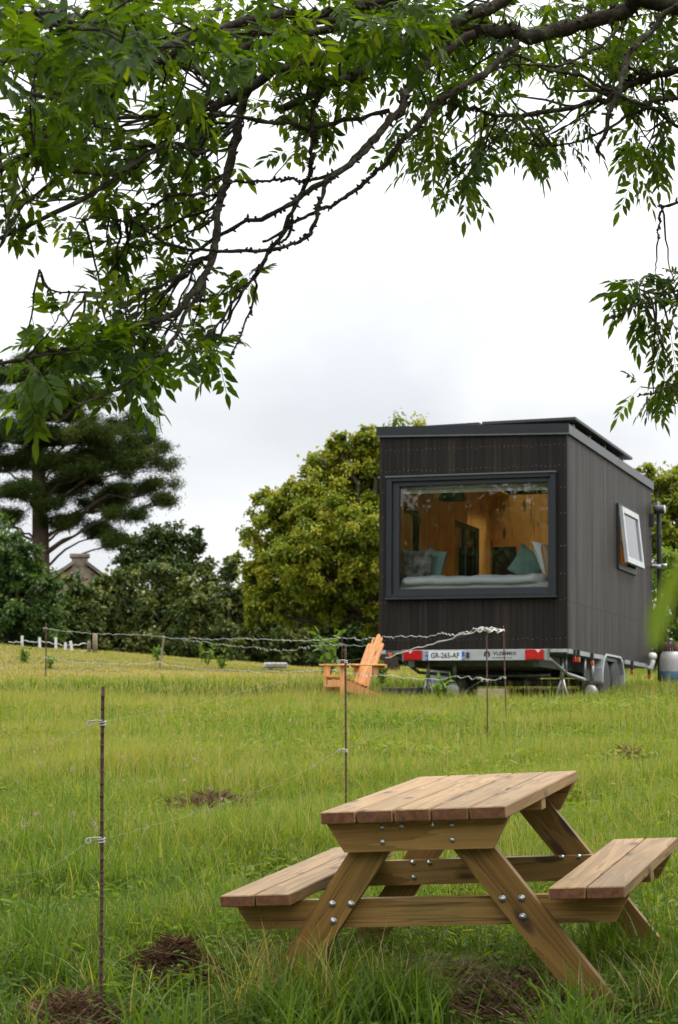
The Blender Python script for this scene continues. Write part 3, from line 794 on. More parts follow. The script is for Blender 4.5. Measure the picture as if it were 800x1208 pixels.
# top hung side window, tilted open
sf = MB(); t = .05
for lo, hi in (((-.07, sy0 - .03, sz0 - .03), (.035, sy0 + t, sz1 + .03)), ((-.07, sy1 - t, sz0 - .03), (.035, sy1 + .03, sz1 + .03)), ((-.07, sy0 + t, sz0 - .03), (.035, sy1 - t, sz0 + t)), ((-.07, sy0 + t, sz1 - t + .03), (.035, sy1 - t, sz1 + .03))):
    sf.box(lo, hi, 0, .004)
sw = sf.build('window', M['frame_grey'], hs, label='small top hung side window tilted open')
sa = MB(); a, b, hh, tk = sy0 + .02, sy1 - .02, .80, .055
SM = Matrix.Translation((.022, 0, sz1 - .015)) @ Matrix.Rotation(math.radians(-6), 4, 'Y')
for lo, hi in (((0, a, -hh), (tk, a + .085, 0)), ((0, b - .085, -hh), (tk, b, 0)), ((0, a + .085, -hh), (tk, b - .085, -hh + .085)), ((0, a + .085, -.085), (tk, b - .085, 0))):
    sa.box(lo, hi, 0, .004, None, SM)
sash = sa.build('sash', M['silver'], sw)
MB().box((.022, a + .085, -hh + .085), (.03, b - .085, -.085), 0, 0, None, SM).build('pane', M['frost'], sw)
MB().tube([(.03, a + .08, sz1 - .5), (.115, a + .05, sz1 - .72)], .008, 6).tube([(.03, b - .08, sz1 - .5), (.115, b - .05, sz1 - .72)], .008, 6).build('stay', M['black_metal'], sw)
# roof, fascia and the tilted solar panels
rf = MB()
def zr(x, y): return zt(y) + .055 * (-x / 2.5) - .03
def slab(mb, x0, x1, y0, y1, dz0, dz1, mi):
    mb.add([(x0,y0,zr(x0,y0)+dz0),(x1,y0,zr(x1,y0)+dz0),(x1,y1,zr(x1,y1)+dz0),(x0,y1,zr(x0,y1)+dz0),(x0,y0,zr(x0,y0)+dz1),(x1,y0,zr(x1,y0)+dz1),(x1,y1,zr(x1,y1)+dz1),(x0,y1,zr(x0,y1)+dz1)],
           [(0,3,2,1),(4,5,6,7),(0,1,5,4),(1,2,6,5),(2,3,7,6),(3,0,4,7)], mi)
slab(rf, -2.50, 0, 0, 4.2, .034, .095, 0); slab(rf, -2.50, 0, 5.4, HL, .034, .095, 0); slab(rf, -2.50, -2.1, 4.2, 5.4, .034, .095, 0); slab(rf, -.4, 0, 4.2, 5.4, .034, .095, 0)
roof = rf.build('roof', M['black_metal'], hs)
rl_ = MB(); slab(rl_, -2.1, -.4, 4.2, 5.4, .05, .06, 0); rl_.build('roof_light', M['glass'], roof)  # unseen roof opening, added to let daylight flood the room
fa = MB()
slab(fa, -2.535, .035, -.035, -.002, -.028, .105, 0); slab(fa, .002, .035, -.0015, HL + .03, -.022, .098, 1); slab(fa, -2.535, -2.502, -.002, HL + .03, -.012, .105, 0)
slab(fa, -2.535, .038, -.038, -.0355, -.034, -.014, 1)
fa.build('fascia', [M['trim_grey'], M['edge_metal']], hs)
for (x0, x1, y0, zl, zh) in ((-1.18, .06, .25, .15, .165), (-2.42, -1.22, .25, .12, .145)):
    sp_ = MB()
    y1 = y0 + 3.9
    def P(x, y, d): return (x, y, zt(y) + zl + (zh - zl) * (x - x0) / (x1 - x0) + d)
    for d0, d1, mi, xa, xb, ya, yb in ((0, .035, 0, x0, x1, y0, y1), (.036, .039, 1, x0 + .02, x1 - .02, y0 + .02, y1 - .02)):
        sp_.add([P(xa,ya,d0),P(xb,ya,d0),P(xb,yb,d0),P(xa,yb,d0),P(xa,ya,d1),P(xb,ya,d1),P(xb,yb,d1),P(xa,yb,d1)],
                [(0,3,2,1),(4,5,6,7),(0,1,5,4),(1,2,6,5),(2,3,7,6),(3,0,4,7)], mi)
    for y in (y0 + .3, y0 + 1.3, y0 + 2.3, y1 - .3):
        sp_.box((x0 + .05, y - .02, zt(y) + .086), (x1 - .08, y + .02, zt(y) + zl - .002), 2)
    sp_.build('solar_panel', [M['black_metal'], M['solar'], M['galv']], roof)
# downpipe, tap and spotlight on the far right corner
MB().tube([(.10, HL + .07, -.25), (.10, HL + .07, 2.35), (.06, HL + .07, 2.5)], .04, 12).box((.0, HL + .03, 1.95), (.145, HL + .11, 1.98)).box((.0, HL + .03, .65), (.145, HL + .11, .68)).build('downpipe', M['black_metal'], hs)
sl_ = MB().lathe([(.065, 0), (.07, .02), (.07, .15), (.05, .16)], (.06, HL - .1, 2.36), 0, 16).box((.0, HL - .14, 2.10), (.06, HL - .06, 2.30), 0, .006)
lampo = sl_.build('spotlight', M['black_metal'], hs)
MB().lathe([(0.001, .012), (.05, .008), (.07, .0)][::-1], (.222, HL - .1, 2.36), 0, 16).build('lens', M['silver'], lampo)
MB().tube([(.0, HL + .03, 1.5), (.17, HL + .03, 1.5)], .035, 8).lathe([(.05, 0), (.05, .05)], (.18, HL + .03, 1.49), 2, 10).build('tap', M['galv'], hs)

# chassis
ch = MB()
for x in (-2.1, -.45): ch.box((x - .04, .15, -.22), (x + .04, 5.9, -.06), 0)
for y in (.55, 1.5, 2.1, 3.9, 4.8, 5.7): ch.box((-2.06, y - .03, -.2), (-.49, y + .03, -.08), 0)
ch.box((-2.46, .02, -.055), (-.04, 5.93, -.004), 0)
ch.box((-2.46, -.012, -.05), (-2.40, .018, -.005), 1); ch.box((-.24, -.012, -.045), (-.01, .018, -.005), 1)
ch.box((-.03, .02, -.06), (.012, 2.2, -.003), 1); ch.box((-.03, 3.75, -.06), (.012, 5.9, -.003), 1)
for s in (0,):
    ch.tube([(-.24, .02, -.13), (-.16, .7, -.30), (-.06, 1.3, -.36)], .025, 6, 1); ch.tube([(-.06, 1.3, -.36), (-.06, 1.3, -.05)], .022, 6, 1); ch.tube([(-.16, .6, -.28), (-.16, .6, -.05)], .02, 6, 1)
ch.tube([(-2.3, .1, -.06), (-2.1, .5, -.28), (-1.5, .9, -.32), (-.5, 1.2, -.3)], .022, 6, 0)
for y in (2.55, 3.3): ch.tube([(-2.25, y, -.35), (-.15, y, -.35)], .04, 8, 0)
ch.build('chassis', [M['chassis'], M['galv']], hs)
bp = MB().box((-2.14, -.075, -.148), (-.235, -.035, -.008), 0, .004).box((-.252, -.08, -.155), (-.225, -.03, 0.0), 1).box((-2.156, -.08, -.155), (-2.142, -.03, .0), 1)
Mf = Matrix.Translation((-.80, -.0755, -.062)) @ Matrix.Rotation(PI / 2, 4, 'X')
text_geo('VLEMMIX', .062, bp, Mf, 2, 1.15)
lx, lz = -1.03, -.072
for k in range(14):    # open ring emblem
    a0 = math.radians(-60 + k * 21); a1 = math.radians(-60 + (k + 1) * 21); r0, r1 = .018, .043
    q = [(lx + r0 * math.cos(a0), -.0768, lz + r0 * math.sin(a0)), (lx + r1 * math.cos(a0), -.0768, lz + r1 * math.sin(a0)), (lx + r1 * math.cos(a1), -.0768, lz + r1 * math.sin(a1)), (lx + r0 * math.cos(a1), -.0768, lz + r0 * math.sin(a1))]
    bp.add(q, [(0, 1, 2, 3)], 2, .5)
for z in (-.113, -.122): bp.box((-.97, -.0762, z), (-.70, -.0755, z + .004), 2)
bum = bp.build('bumper', [M['bumper'], M['chassis'], M['black']], hs)
pl = MB().box((-1.848, -.084, -.145), (-1.318, -.077, -.025), 0, .002)
Mp = Matrix.Translation((-1.583, -.0845, -.085)) @ Matrix.Rotation(PI / 2, 4, 'X')
text_geo('GR-265-AF', .098, pl, Mp, 1, .80, .0015)
pl.box((-1.844, -.0855, -.141), (-1.805, -.0842, -.029), 2); pl.box((-1.361, -.0855, -.141), (-1.322, -.0842, -.029), 2)
for k in range(12):
    t = 2 * PI * k / 12; pl.lathe([(.0028, -.0008), (.0028, 0)], (-1.8245 + .012 * math.cos(t), -.0856, -.058 + .012 * math.sin(t)), 1, 6, 3)
text_geo('F', .04, pl, Matrix.Translation((-1.8245, -.086, -.118)) @ Matrix.Rotation(PI / 2, 4, 'X'), 0, 1, .001)
text_geo('29', .036, pl, Matrix.Translation((-1.3415, -.086, -.115)) @ Matrix.Rotation(PI / 2, 4, 'X'), 0, .8, .001)
pl.build('licence_plate', [M['plate'], M['black'], M['plate_blue'], M['yellow']], bum)
MB().box((-1.30, -.10, -.115), (-1.262, -.077, -.04), 0, .006).build('plate_lamp', M['black_metal'], bum)
for (x0, x1, sgn) in ((-2.133, -1.885, -1), (-.527, -.285, 1)):
    tl = MB().box((x0, -.115, -.142), (x1, -.077, -.012), 0, .008)
    xc = (x0 + x1) / 2 + sgn * .04
    tl.add([(xc - .03, -.1158, -.015), (xc + .045, -.1158, -.015), (xc + .012, -.1158, -.055)], [(0, 2, 1)], 1)
    tl.build('tail_light', [M['red_lens'], M['pale_lens']], bum)
# side marker lights
for (p, d, mt) in (((-2.66, -.02, -.10), -1, 'red_lens'), ((-2.32, -.05, -.07), 0, 'amber_lens'), ((.05, .4, -.13), 0, 'amber_lens'), ((.03, 1.35, -.14), 0, 'amber_lens'), ((.03, 4.15, -.17), 0, 'amber_lens'), ((.03, 5.5, -.19), 0, 'amber_lens'), ((.02, .3, -.13), 0, 'red_lens')):
    k = MB(); k.box((p[0] - .024, p[1] - .022, p[2] - .034), (p[0] + .024, p[1] + .022, p[2] + .034), 0, .01)
    if d: k.tube([(p[0] + .02, p[1], p[2]), (p[0] + .1, p[1] + .01, p[2] + .02), (p[0] + .19, p[1] + .03, p[2] + .1)], .024, 8, 1)
    else: k.box((p[0] - .02, p[1] - .02, p[2] + .034), (p[0] + .02, p[1] + .02, -.004), 1)
    k.build('marker_light', [M[mt], M['black_metal']], hs)
GZL = -.70
for x in (-2.28, -.115):
    for y in (2.55, 3.30):
        wh = MB().lathe([(.20, -.085), (.29, -.085), (.315, -.06), (.315, .06), (.29, .085), (.20, .085)], (x, y, -.355), 0, 28).build('wheel', M['tyre'], hs)
        MB().lathe([(.001, -.05), (.10, -.055), (.17, -.03), (.198, -.075), (.198, .075), (.17, .03), (.10, .055), (.001, .05)], (x, y, -.355), 0, 24).build('rim', M['silver'], wh)
    fd = MB(); xo0, xo1 = x - .125, x + .125
    prof = [(2.13, -.42), (2.16, -.2), (2.27, -.03), (2.42, .03), (3.42, .03), (3.58, -.03), (3.69, -.2), (3.72, -.40)]
    inner = [(y + (.03 if y < 2.9 else -.03), z - .025) for y, z in prof]
    for i in range(len(prof) - 1):
        q = [prof[i], prof[i+1], inner[i+1], inner[i]]
        fd.prism(q, 0, xo0, xo1, 0, .5)
    fd.box((xo0, 2.135, -.43), (xo1, 2.15, -.18), 0)
    fd.build('fender', M['silver'], hs)
# corner steadies and the mover units with their round drive discs
for x, y in ((-1.93, .35), (-.20, .55)):
    jk = MB()
    jk.tube([(x, y, -.1), (x, y, -.38)], .028, 8); jk.tube([(x, y, -.33), (x - .09, y, GZL + .05)], .016, 6); jk.tube([(x, y, -.33), (x + .09, y, GZL + .05)], .016, 6); jk.tube([(x, y, -.33), (x, y + .09, GZL + .05)], .016, 6)
    jk.box((x - .12, y - .07, GZL + .03), (x + .12, y + .12, GZL + .05))
    jk.build('steady', M['galv'], hs)
for x, y in ((-1.62, .5), (-.06, 1.75)):
    mv = MB().box((x - .16, y - .05, GZL + .06), (x + .16, y + .1, -.36), 0, .03)
    mo_ = mv.build('roller_foot', M['tyre'], hs)
    MB().lathe([(.085, 0), (.085, -.02), (.05, -.03), (.001, -.03)], (x, y - .05, -.50), 1, 20).build('hub', M['silver'], mo_)
    MB().tube([(x, y + .02, -.37), (x, y + .02, -.08)], .03, 8).build('strut', M['galv'], mo_)
MB().box((-1.72, 1.9, -.22), (-1.2, 3.6, -.30), 0).build('underfloor_tank', M['black_metal'], hs)

# things under and round the trailer
def hloc(x, y, z): return HW @ Vector((x, y, z))
HE = HM.to_euler()
def on_ground(o, x, y, dz=0):
    p = hloc(x, y, 0); o.location = (p.x, p.y, G(p.x, p.y) + dz); o.rotation_euler = (0, 0, -.321)
    return o
tr = MB()
for lo, hi in (((-.24, -.12, 0), (.24, -.10, .2)), ((-.24, .10, 0), (.24, .12, .2)), ((-.24, -.10, 0), (-.22, .10, .2)), ((.22, -.10, 0), (.24, .10, .2)), ((-.22, -.10, .01), (.22, .10, .03))): tr.box(lo, hi, 0, .004)
for sx in (-.245, .235): tr.box((sx, -.125, .17), (sx + .01, .125, .205), 0)
tag(on_ground(tr.build('trough', M['black_metal']), -2.13, -.15, .02), 'black plastic trough standing under the left end of the trailer', 'trough')
tag(on_ground(MB().box((-.19, -.06, 0), (.19, .06, .15), 0, .008).build('timber_block', M['timber']), -1.03, .2, .05), 'pale yellow timber block lying in grass under the trailer bumper', 'timber block')
tag(on_ground(MB().box((-.1, -.06, 0), (.1, .06, .12), 0, .008).build('timber_block', M['timber']), -2.33, 3.0, .04), 'short timber block wedged by the hidden left trailer wheel', 'timber block')
def bottle(mat, s=1.0):
    b_ = MB().lathe([(.105, 0), (.11, .02), (.11, .06), (.15, .09), (.165, .15), (.165, .36), (.15, .43), (.10, .48), (.045, .50), (.045, .53)], (0, 0, 0), 2, 24)
    return b_
gb = empty('gas_bottle', (0, 0, 0), 'grey gas bottle with a blue base ring and white valve', 'gas bottle')
bottle(0).build('body', M['grey_bottle'], gb)
MB().lathe([(.166, .10), (.168, .11), (.168, .20), (.166, .21)], (0, 0, 0), 2, 24).build('ring', M['blue_bottle'], gb)
col = MB()
for k in range(16):
    t0 = 2 * PI * k / 16
    if k % 8 in (0,): continue
    col.tube([(.095 * math.cos(t0), .095 * math.sin(t0), .44), (.10 * math.cos(t0), .10 * math.sin(t0), .60)], .017, 5)
col.build('collar', M['rust'], gb)
MB().tube([(0, 0, .53), (0, 0, .62)], .02, 8).lathe([(.035, 0), (.035, .03)], (0, 0, .62), 2, 10).build('valve', M['galv'], gb)
on_ground(gb, .33, HL - .35, .06); gb.scale = (1, 1, 1.1)
bb = empty('gas_bottle', (0, 0, 0), 'blue gas bottle at the right edge beside the grey one', 'gas bottle')
bottle(0).build('body', M['blue_bottle'], bb)
MB().tube([(0, 0, .53), (0, 0, .60)], .02, 8).build('valve', M['galv'], bb)
MB().tube([(.09 * math.cos(t), .09 * math.sin(t), .60) for t in np.linspace(0, 2 * PI, 17)], .012, 6).build('collar', M['blue_bottle'], bb)
on_ground(bb, .66, HL - .25, .06); bb.scale = (1, 1, 1.05)
MB().tube([(.01, HL - .5, -.06), (.07, HL - .5, -.06), (.085, HL - .5, .02), (.085, HL - .5, .08)], .042, 12).lathe([(.05, .07), (.068, .085), (.068, .135), (.04, .165), (.001, .17)], (.085, HL - .5, 0), 2, 14).build('vent_pipe', M['white_plastic'], hs)
tag(on_ground(MB().tube([(0, 0, 0), (0, 0, .95)], .011, 8).lathe([(.03, .93), (.036, .95), (.03, .99)], (0, 0, 0), 2, 10, 1).build('stake', [M['post_wood'], M['white_plastic']]), .52, HL + .4), 'thin brown stake with a white cap behind the gas bottles', 'stake')
tag(on_ground(MB().tube([(0, 0, 0), (0, 0, 1.2)], .055, 10).lathe([(.056, 1.18), (.06, 1.2), (.05, 1.24), (.001, 1.25)], (0, 0, 0), 2, 10).build('pipe_post', M['silver']), .78, HL + .3), 'grey round post behind the blue gas bottle', 'post')

# ------------------------------------------------------------------ the room behind the picture window
def soft_box(name, lo, hi, mat, amp, seed, nx=26, ny=14, wav=9.0):
    """pillowy cloth block: closed grid box with soft folds"""
    r = np.random.default_rng(seed); mb = MB()
    (x0, y0, z0), (x1, y1, z1) = lo, hi
    ring = 16; vs = []; fs = []
    ph = r.uniform(0, 6, 12)
    for i in range(nx + 1):
        u = i / nx; x = x0 + (x1 - x0) * u; e = min(1, math.sqrt(max(0, 1 - abs(2 * u - 1) ** 10)) + .12)
        for k in range(ring):
            t = 2 * PI * k / ring; cyy, czz = math.cos(t), math.sin(t)
            sg = lambda v: math.copysign(abs(v) ** .75, v)
            f = amp * (math.sin(wav * x + 2.3 * t + ph[0]) + .7 * math.sin(2.1 * wav * x - 1.3 * t + ph[1]) + .5 * math.sin(3.7 * wav * x + 3 * t + ph[2]))
            y = (y0 + y1) / 2 + (y1 - y0) / 2 * sg(cyy) * e + f * cyy; z = (z0 + z1) / 2 + (z1 - z0) / 2 * sg(czz) * e + f * czz
            vs.append((x, y, z))
    fs = [(i*ring+k, (i+1)*ring+k, (i+1)*ring+(k+1)%ring, i*ring+(k+1)%ring) for i in range(nx) for k in range(ring)]
    fs += [tuple(range(ring)), tuple(range(nx*ring, (nx+1)*ring))[::-1]]
    mb.add(vs, fs, 0, .5, True)
    o = mb.build(name, mat); o.matrix_world = HW
    return o
bed = empty('bed', HP, 'bed with grey under sheet filling the room behind the picture window', 'bed', None, HE)
MB().box((-2.36, .16, .05), (-.13, 2.1, .56), 0, .01).build('base', M['plywood'], bed)
MB().box((-2.35, .17, .562), (-.14, 2.09, .86), 0, .04).build('mattress', M['sheet'], bed)
tag(soft_box('duvet', (-2.33, .09, .80), (-.34, 1.6, .985), M['duvet'], .009, 3, 60), 'rumpled white duvet lying on the bed in the picture window', 'duvet')
def cushion(name, c, w, h, t, mat, rot, label):
    n = 14; vs = []; fs = []
    for s in (1, -1):
        for i in range(n + 1):
            for j in range(n + 1):
                u, v = 2 * i / n - 1, 2 * j / n - 1
                pin = 1 - .10 * (1 - abs(v)) * abs(u) ** 3 ; pin2 = 1 - .10 * (1 - abs(u)) * abs(v) ** 3
                th = t * .5 * ((1 - u ** 4) * (1 - v ** 4)) ** .6 * (1 + .08 * math.sin(5 * u + 3 * v))
                vs.append((u * w / 2 * pin, s * th, v * h / 2 * pin2))
    m_ = (n + 1) ** 2
    for s in (0, 1):
        for i in range(n):
            for j in range(n):
                q = [s*m_ + i*(n+1)+j, s*m_ + (i+1)*(n+1)+j, s*m_ + (i+1)*(n+1)+j+1, s*m_ + i*(n+1)+j+1]
                fs.append(q if s == 0 else q[::-1])
    mb = MB().add(vs, fs, 0, .5, True)
    o = mb.build(name, mat); o.matrix_world = HW @ Matrix.Translation(c) @ rot
    return tag(o, label, name)
RX = lambda a: Matrix.Rotation(math.radians(a), 4, 'X'); RY = lambda a: Matrix.Rotation(math.radians(a), 4, 'Y'); RZ = lambda a: Matrix.Rotation(math.radians(a), 4, 'Z')
cushion('pillow', (-.36, .62, 1.18), .58, .50, .16, M['duvet'], RZ(70) @ RX(-24), 'white pillow leaning against the right side of the picture window')
cushion('pillow', (-.265, .42, 1.12), .50, .50, .15, M['peach'], RZ(75) @ RX(-14), 'peach coloured cushion in front of the white pillow at the right')
cushion('pillow', (-.78, 1.15, 1.16), .44, .44, .15, M['teal'], RZ(25) @ RY(32) @ RX(-14), 'teal green cushion standing on the duvet left of the white pillow')
M['floral'] = simple('grey_floral', (.20, .21, .19), .9, 0, .75, 11)
cushion('pillow', (-2.17, .60, 1.13), .46, .46, .15, M['floral'], RZ(-8) @ RX(-10), 'grey patterned cushion at the left edge of the picture window')
cushion('pillow', (-2.00, .85, 1.15), .44, .44, .15, M['teal'], RZ(-40) @ RY(10) @ RX(-10), 'dark green cushion behind the grey patterned cushion')
pn = MB().box((-2.36, YE - .03, 1.16), (-1.98, YE - .002, 1.80), 0, .006).build('wall_panel', M['black']); pn.matrix_world = HW
tag(pn, 'dark rectangular screen on the orange back wall inside the cabin', 'screen')
for x in (-1.86, -1.70):
    k = MB().lathe([(.03, 0), (.03, -.012), (.022, -.016)], (x, YE - .002, 1.80), 1, 14).build('light_switch', M['black']); k.matrix_world = HW
    tag(k, 'round black switch right of the dark screen, %s' % ('nearer the screen' if x < -1.8 else 'farther from the screen'), 'switch')
pd = MB().lathe([(.02, 2.34), (.04, 2.32), (.15, 2.24), (.20, 2.12), (.195, 2.12), (.14, 2.22), (.03, 2.30)], (-1.98, 1.7, 0), 2, 28).tube([(-1.98, 1.7, 2.6), (-1.98, 1.7, 2.33)], .006, 6).build('pendant_lamp', M['black_metal']); pd.matrix_world = HW  # lampshade form added where a dark reflection of branches shows
tag(pd, 'dark round lampshade hanging under the cabin ceiling above the bed', 'lamp')

# ------------------------------------------------------------------ adirondack chair
p = at(393, 806, 27.0)
ad = empty('garden_chair', (p[0], 27.0, G(p[0], 27.0) + .01), 'orange wooden slatted garden chair reclining left of the black cabin', 'chair', None, (0, 0, math.radians(24)))
for s in (-1, 1):
    MB().box((-.02, s * .27 - .014, 0), (.09, s * .27 + .014, .50), 0, .003).build('leg', M['chair'], ad)
    MB().prism([(s * .232 - .012, .36), (s * .232 + .012, .36), (s * .232 + .012, .22), (s * .232 - .012, .22)], 0, 0, 0) if False else None
    rl = MB().add([(.0, s*.24-.012, .22), (.0, s*.24+.012, .22), (.0, s*.24+.012, .36), (.0, s*.24-.012, .36), (.86, s*.24-.012, .0), (.86, s*.24+.012, .0), (.82, s*.24+.012, .12), (.82, s*.24-.012, .12)],
                  [(0,1,2,3),(4,7,6,5),(0,4,5,1),(1,5,6,2),(2,6,7,3),(3,7,4,0)], 0); rl.build('side_rail', M['chair'], ad)
    MB().box((-.06, s * .30 - .07, .501), (.74, s * .30 + .07, .524), 0, .006).build('armrest', M['chair'], ad)
    MB().box((.55, s * .30 - .012, .40), (.66, s * .30 + .012, .50), 0, .003).build('arm_bracket', M['chair'], ad)
MB().box((-.024, -.255, .24), (-.003, .255, .325), 0, .003).build('apron', M['chair'], ad)
st = MB()
for k in range(6):
    x = .0 + k * .085; z = .362 - x * .27
    st.box((x, -.25, z), (x + .075, .25, z + .02), 0, .003)
st.build('seat', M['chair'], ad)
bk = MB(); la = math.radians(28)
ad.scale = (.74, .92, 1.0)
BMx = Matrix.Translation((.46, 0, .16)) @ Matrix.Rotation(la, 4, 'Y')
for k in range(5):
    y = (k - 2) * .103; top = .79 - .045 * abs(k - 2) ** 1.5; pr = []
    w = .048
    for i in range(9):
        t = PI * i / 8; pr.append((y + w * math.cos(t), top + w * .9 * math.sin(t)))
    pr = [(y + w, 0)] + pr + [(y - w, 0)]
    bk.prism(pr, 0, -.01, .012, 0, None, BMx)
bk.build('backrest', M['chair'], ad)
MB().box((.74, -.37, .475), (.785, .37, .52), 0, .004).build('back_rail', M['chair'], ad)
MB().box((-.02, -.02, .0), (.02, .02, .02), 0).build('back_rail', M['chair'], ad, (.60, 0, .34)) if False else None

# ------------------------------------------------------------------ fences
def rod(px, ytop, ybase, Y, label, ins, lean=0.0, ytop_extra=0, r=.0065, mat='rust'):
    """rebar fence pin; ins = pixel rows of its pigtail insulators"""
    b0 = at(px, ybase, Y); gzv = G(b0[0], Y); tp = at(px, ytop, Y)[2]
    H = tp - gzv; e = empty('fence_rod', (b0[0], Y, gzv), label, 'fence post', 'rusty fence rods', (0, lean, 0))
    mb = MB(); zs = np.linspace(-.05, H, 30); mb.tube([(0.0015 * math.sin(5 * z), 0, z) for z in zs], r, 8)
    for z in np.arange(0, H, .045): mb.tube([(0.0015 * math.sin(5 * z), 0, z), (0.0015 * math.sin(5 * z), 0, z + .012)], r * 1.10, 8)
    mb.build('rod', M[mat], e)
    out = []
    for yp in ins:
        z = at(px, yp, Y)[2] - gzv
        c = MB(); t = np.linspace(0, 2.4 * 2 * PI, 40)
        c.tube([((r + .004) * math.cos(a), (r + .004) * math.sin(a), z - .012 + .024 * a / t[-1]) for a in t], .003, 6)
        c.tube([(0, -r - .005, z + .012), (-.025, -r - .008, z + .013), (-.048, -r - .008, z + .010)], .003, 6)
        lp = np.linspace(PI / 2, PI / 2 + 2 * PI * .95, 18)
        c.tube([(-.047 + .009 * math.cos(a), -r - .008, z + .001 + .009 * math.sin(a)) for a in lp], .0028, 6)
        c.build('insulator', M['insulator'], e)
        out.append(np.array([b0[0] - .047 + lean * z, Y - r - .008, gzv + z]))
    return e, out
_, A = rod(119, 810, 1140, 7.9, 'tall rusty iron rod standing alone at the left, nearest of the fence rods', (854, 992))
_, B = rod(408, 762, 950, 13.9, 'rusty iron rod rising behind the back edge of the picnic table', (781, 886))
_, C = rod(575, 739, 868, 20.0, 'rusty iron rod before the trailer plate with a knot of white wire at its tip', (743, 803))
_, D_ = rod(597, 738, 818, 22.5, 'thin leaning rusty rod just right of the wire knotted one', (744, 800), -.02)
_, E_ = rod(54, 735, 795, 40.0, 'far rusty rod on the left slope before the pale stakes', (741, 776), 0, 0, .012)
_, F_ = rod(188, 750, 785, 45.0, 'far leaning wooden rod in front of the dark hedge', (751, 781), .14, 0, .02, 'post_wood')
_, F2 = rod(404, 746, 800, 30.0, 'faint rusty rod beside the garden chair', (760,), 0, 0, .009)

def strand(pts, r, label, wav=.01, sag=0.0, seed=0, cat='wire', group='electric fence wires', n=24, mat='wire'):
    rr = np.random.default_rng(seed); P = []
    for a, b in zip(pts[:-1], pts[1:]):
        a, b = np.array(a), np.array(b); ln = np.linalg.norm(b - a)
        k = max(6, int(ln / .12)) if ln < 40 else 120
        t = np.linspace(0, 1, k)
        q = a[None] + (b - a)[None] * t[:, None]
        w = np.cumsum(rr.normal(0, 1, k)); w -= w[0] + (w[-1] - w[0]) * t; w /= max(1e-6, np.abs(w).max())
        q[:, 2] += wav * w * 2 - sag * 4 * t * (1 - t) + wav * .5 * rr.normal(0, 1, k) * (t > 0) * (t < 1)
        P.append(q if not P else q[1:])
    o = MB().tube(np.concatenate(P), r, 6).build('fence_wire', M[mat])
    return tag(o, label, cat, group)
near = lambda x, y, z: np.array([x, y, z])
lf = lambda px, py, Y: at(px, py, Y)
strand([lf(-30, 890, 7.2), A[0], B[0], C[0]], .00042, 'thin upper fence wire from the nearest rod to the wire knotted rod', .003, .03, 1, mat='wire_thin')
strand([lf(-30, 1030, 7.2), A[1], B[1], C[1]], .0005, 'thin lower fence wire running through the grass behind the picnic table', .005, .05, 2, mat='wire_thin')
strand([E_[0], F_[0], lf(300, 754, 38), lf(404, 752, 32), lf(450, 752, 28), lf(522, 746, 24), C[0]], .0042, 'pale wavy upper wire along the far hedge to the wire knotted rod', .012, .02, 3)
strand([E_[1], lf(120, 782, 42), F_[1], lf(262, 790, 40), lf(395, 790, 28), lf(460, 796, 25), lf(535, 798, 24), D_[1]], .0035, 'lower wire running low over the grass past the chair to the leaning rod', .012, .02, 4)
strand([lf(215, 754, 45), lf(300, 763, 40), F2[0], lf(450, 760, 28)], .003, 'thin middle wire sagging along the far hedge', .02, .05, 5)
strand([C[0], lf(545, 748, 20.4), lf(517, 757, 20.8), lf(488, 765, 21.3), lf(455, 776, 22)], .0055, 'twisted white wire sloping down left from the knotted rod tip', .007, 0, 6)
kn = MB(); r_ = np.random.default_rng(4); u = np.linspace(0, 1, 150)
kp = C[0][None] + np.array([.02, 0, 0]) + (D_[0] - C[0])[None] * np.clip((u - .45) / .55, 0, 1)[:, None]
ph = u * 2 * PI * 9
kp = kp + np.stack([.03 * np.cos(ph) + .05 * (u < .45) * np.sin(ph * .23), .02 * np.sin(ph), .016 * np.sin(1.37 * ph) + .008 * np.sin(ph * .31)], 1)
kn.tube(kp, .0062, 5)
tag(kn.build('wire_knot', M['insulator']), 'tangle of white wire bridging the tips of two rusty rods', 'wire', None)

# far paddock fence: pale stakes and two weathered posts
sx_ = [(26, 750, 763), (47, 752, 764), (66, 752, 768), (77, 758, 770), (85, 756, 773)]
lab = ['short pale stake nearest the left picture edge on the crest', 'pale stake left of the far rusty rod on the crest', 'tall white stake just right of the far rusty rod', 'short pale stake left of the leaning one', 'leaning white stake at the right end of the pale stakes']
prev = None
for i, ((px, y0, y1), lb) in enumerate(zip(sx_, lab)):
    Yd = 54.0; b_ = at(px, y1, Yd); g = G(b_[0], Yd); h = at(px, y0, Yd)[2] - g
    k = MB().box((-.032, -.012, -.05), (.032, .012, h), 0, .004).build('stake', M['white_stake']); k.location = (b_[0], Yd, g); k.rotation_euler = (0, -.16 if i == 4 else random.uniform(-.05, .05), 0)
    tag(k, lb, 'stake', 'pale stakes of the far fence')
for (px, y0, y1, w, lb) in ((105, 756, 775, .05, 'weathered wooden post at the left of the pair by the hedge'), (112, 748, 777, .065, 'taller wooden post at the right of the pair by the hedge')):
    Yd = 54.5; b_ = at(px, y1, Yd); g = G(b_[0], Yd); h = at(px, y0, Yd)[2] - g
    k = MB().lathe([(w, -.05), (w * .95, h * .6), (w * .9, h - .02), (w * .7, h)], (0, 0, 0), 2, 10).build('wooden_post', M['post_wood']); k.location = (b_[0], Yd, g)
    tag(k, lb, 'post')
strand([lf(10, 757, 54), lf(26, 756, 54), lf(47, 755, 54), lf(66, 758, 54), lf(85, 761, 54), lf(105, 759, 54.5)], .012, 'pale rope strung along the far stakes on the crest', .015, .03, 8, 'rope', None)
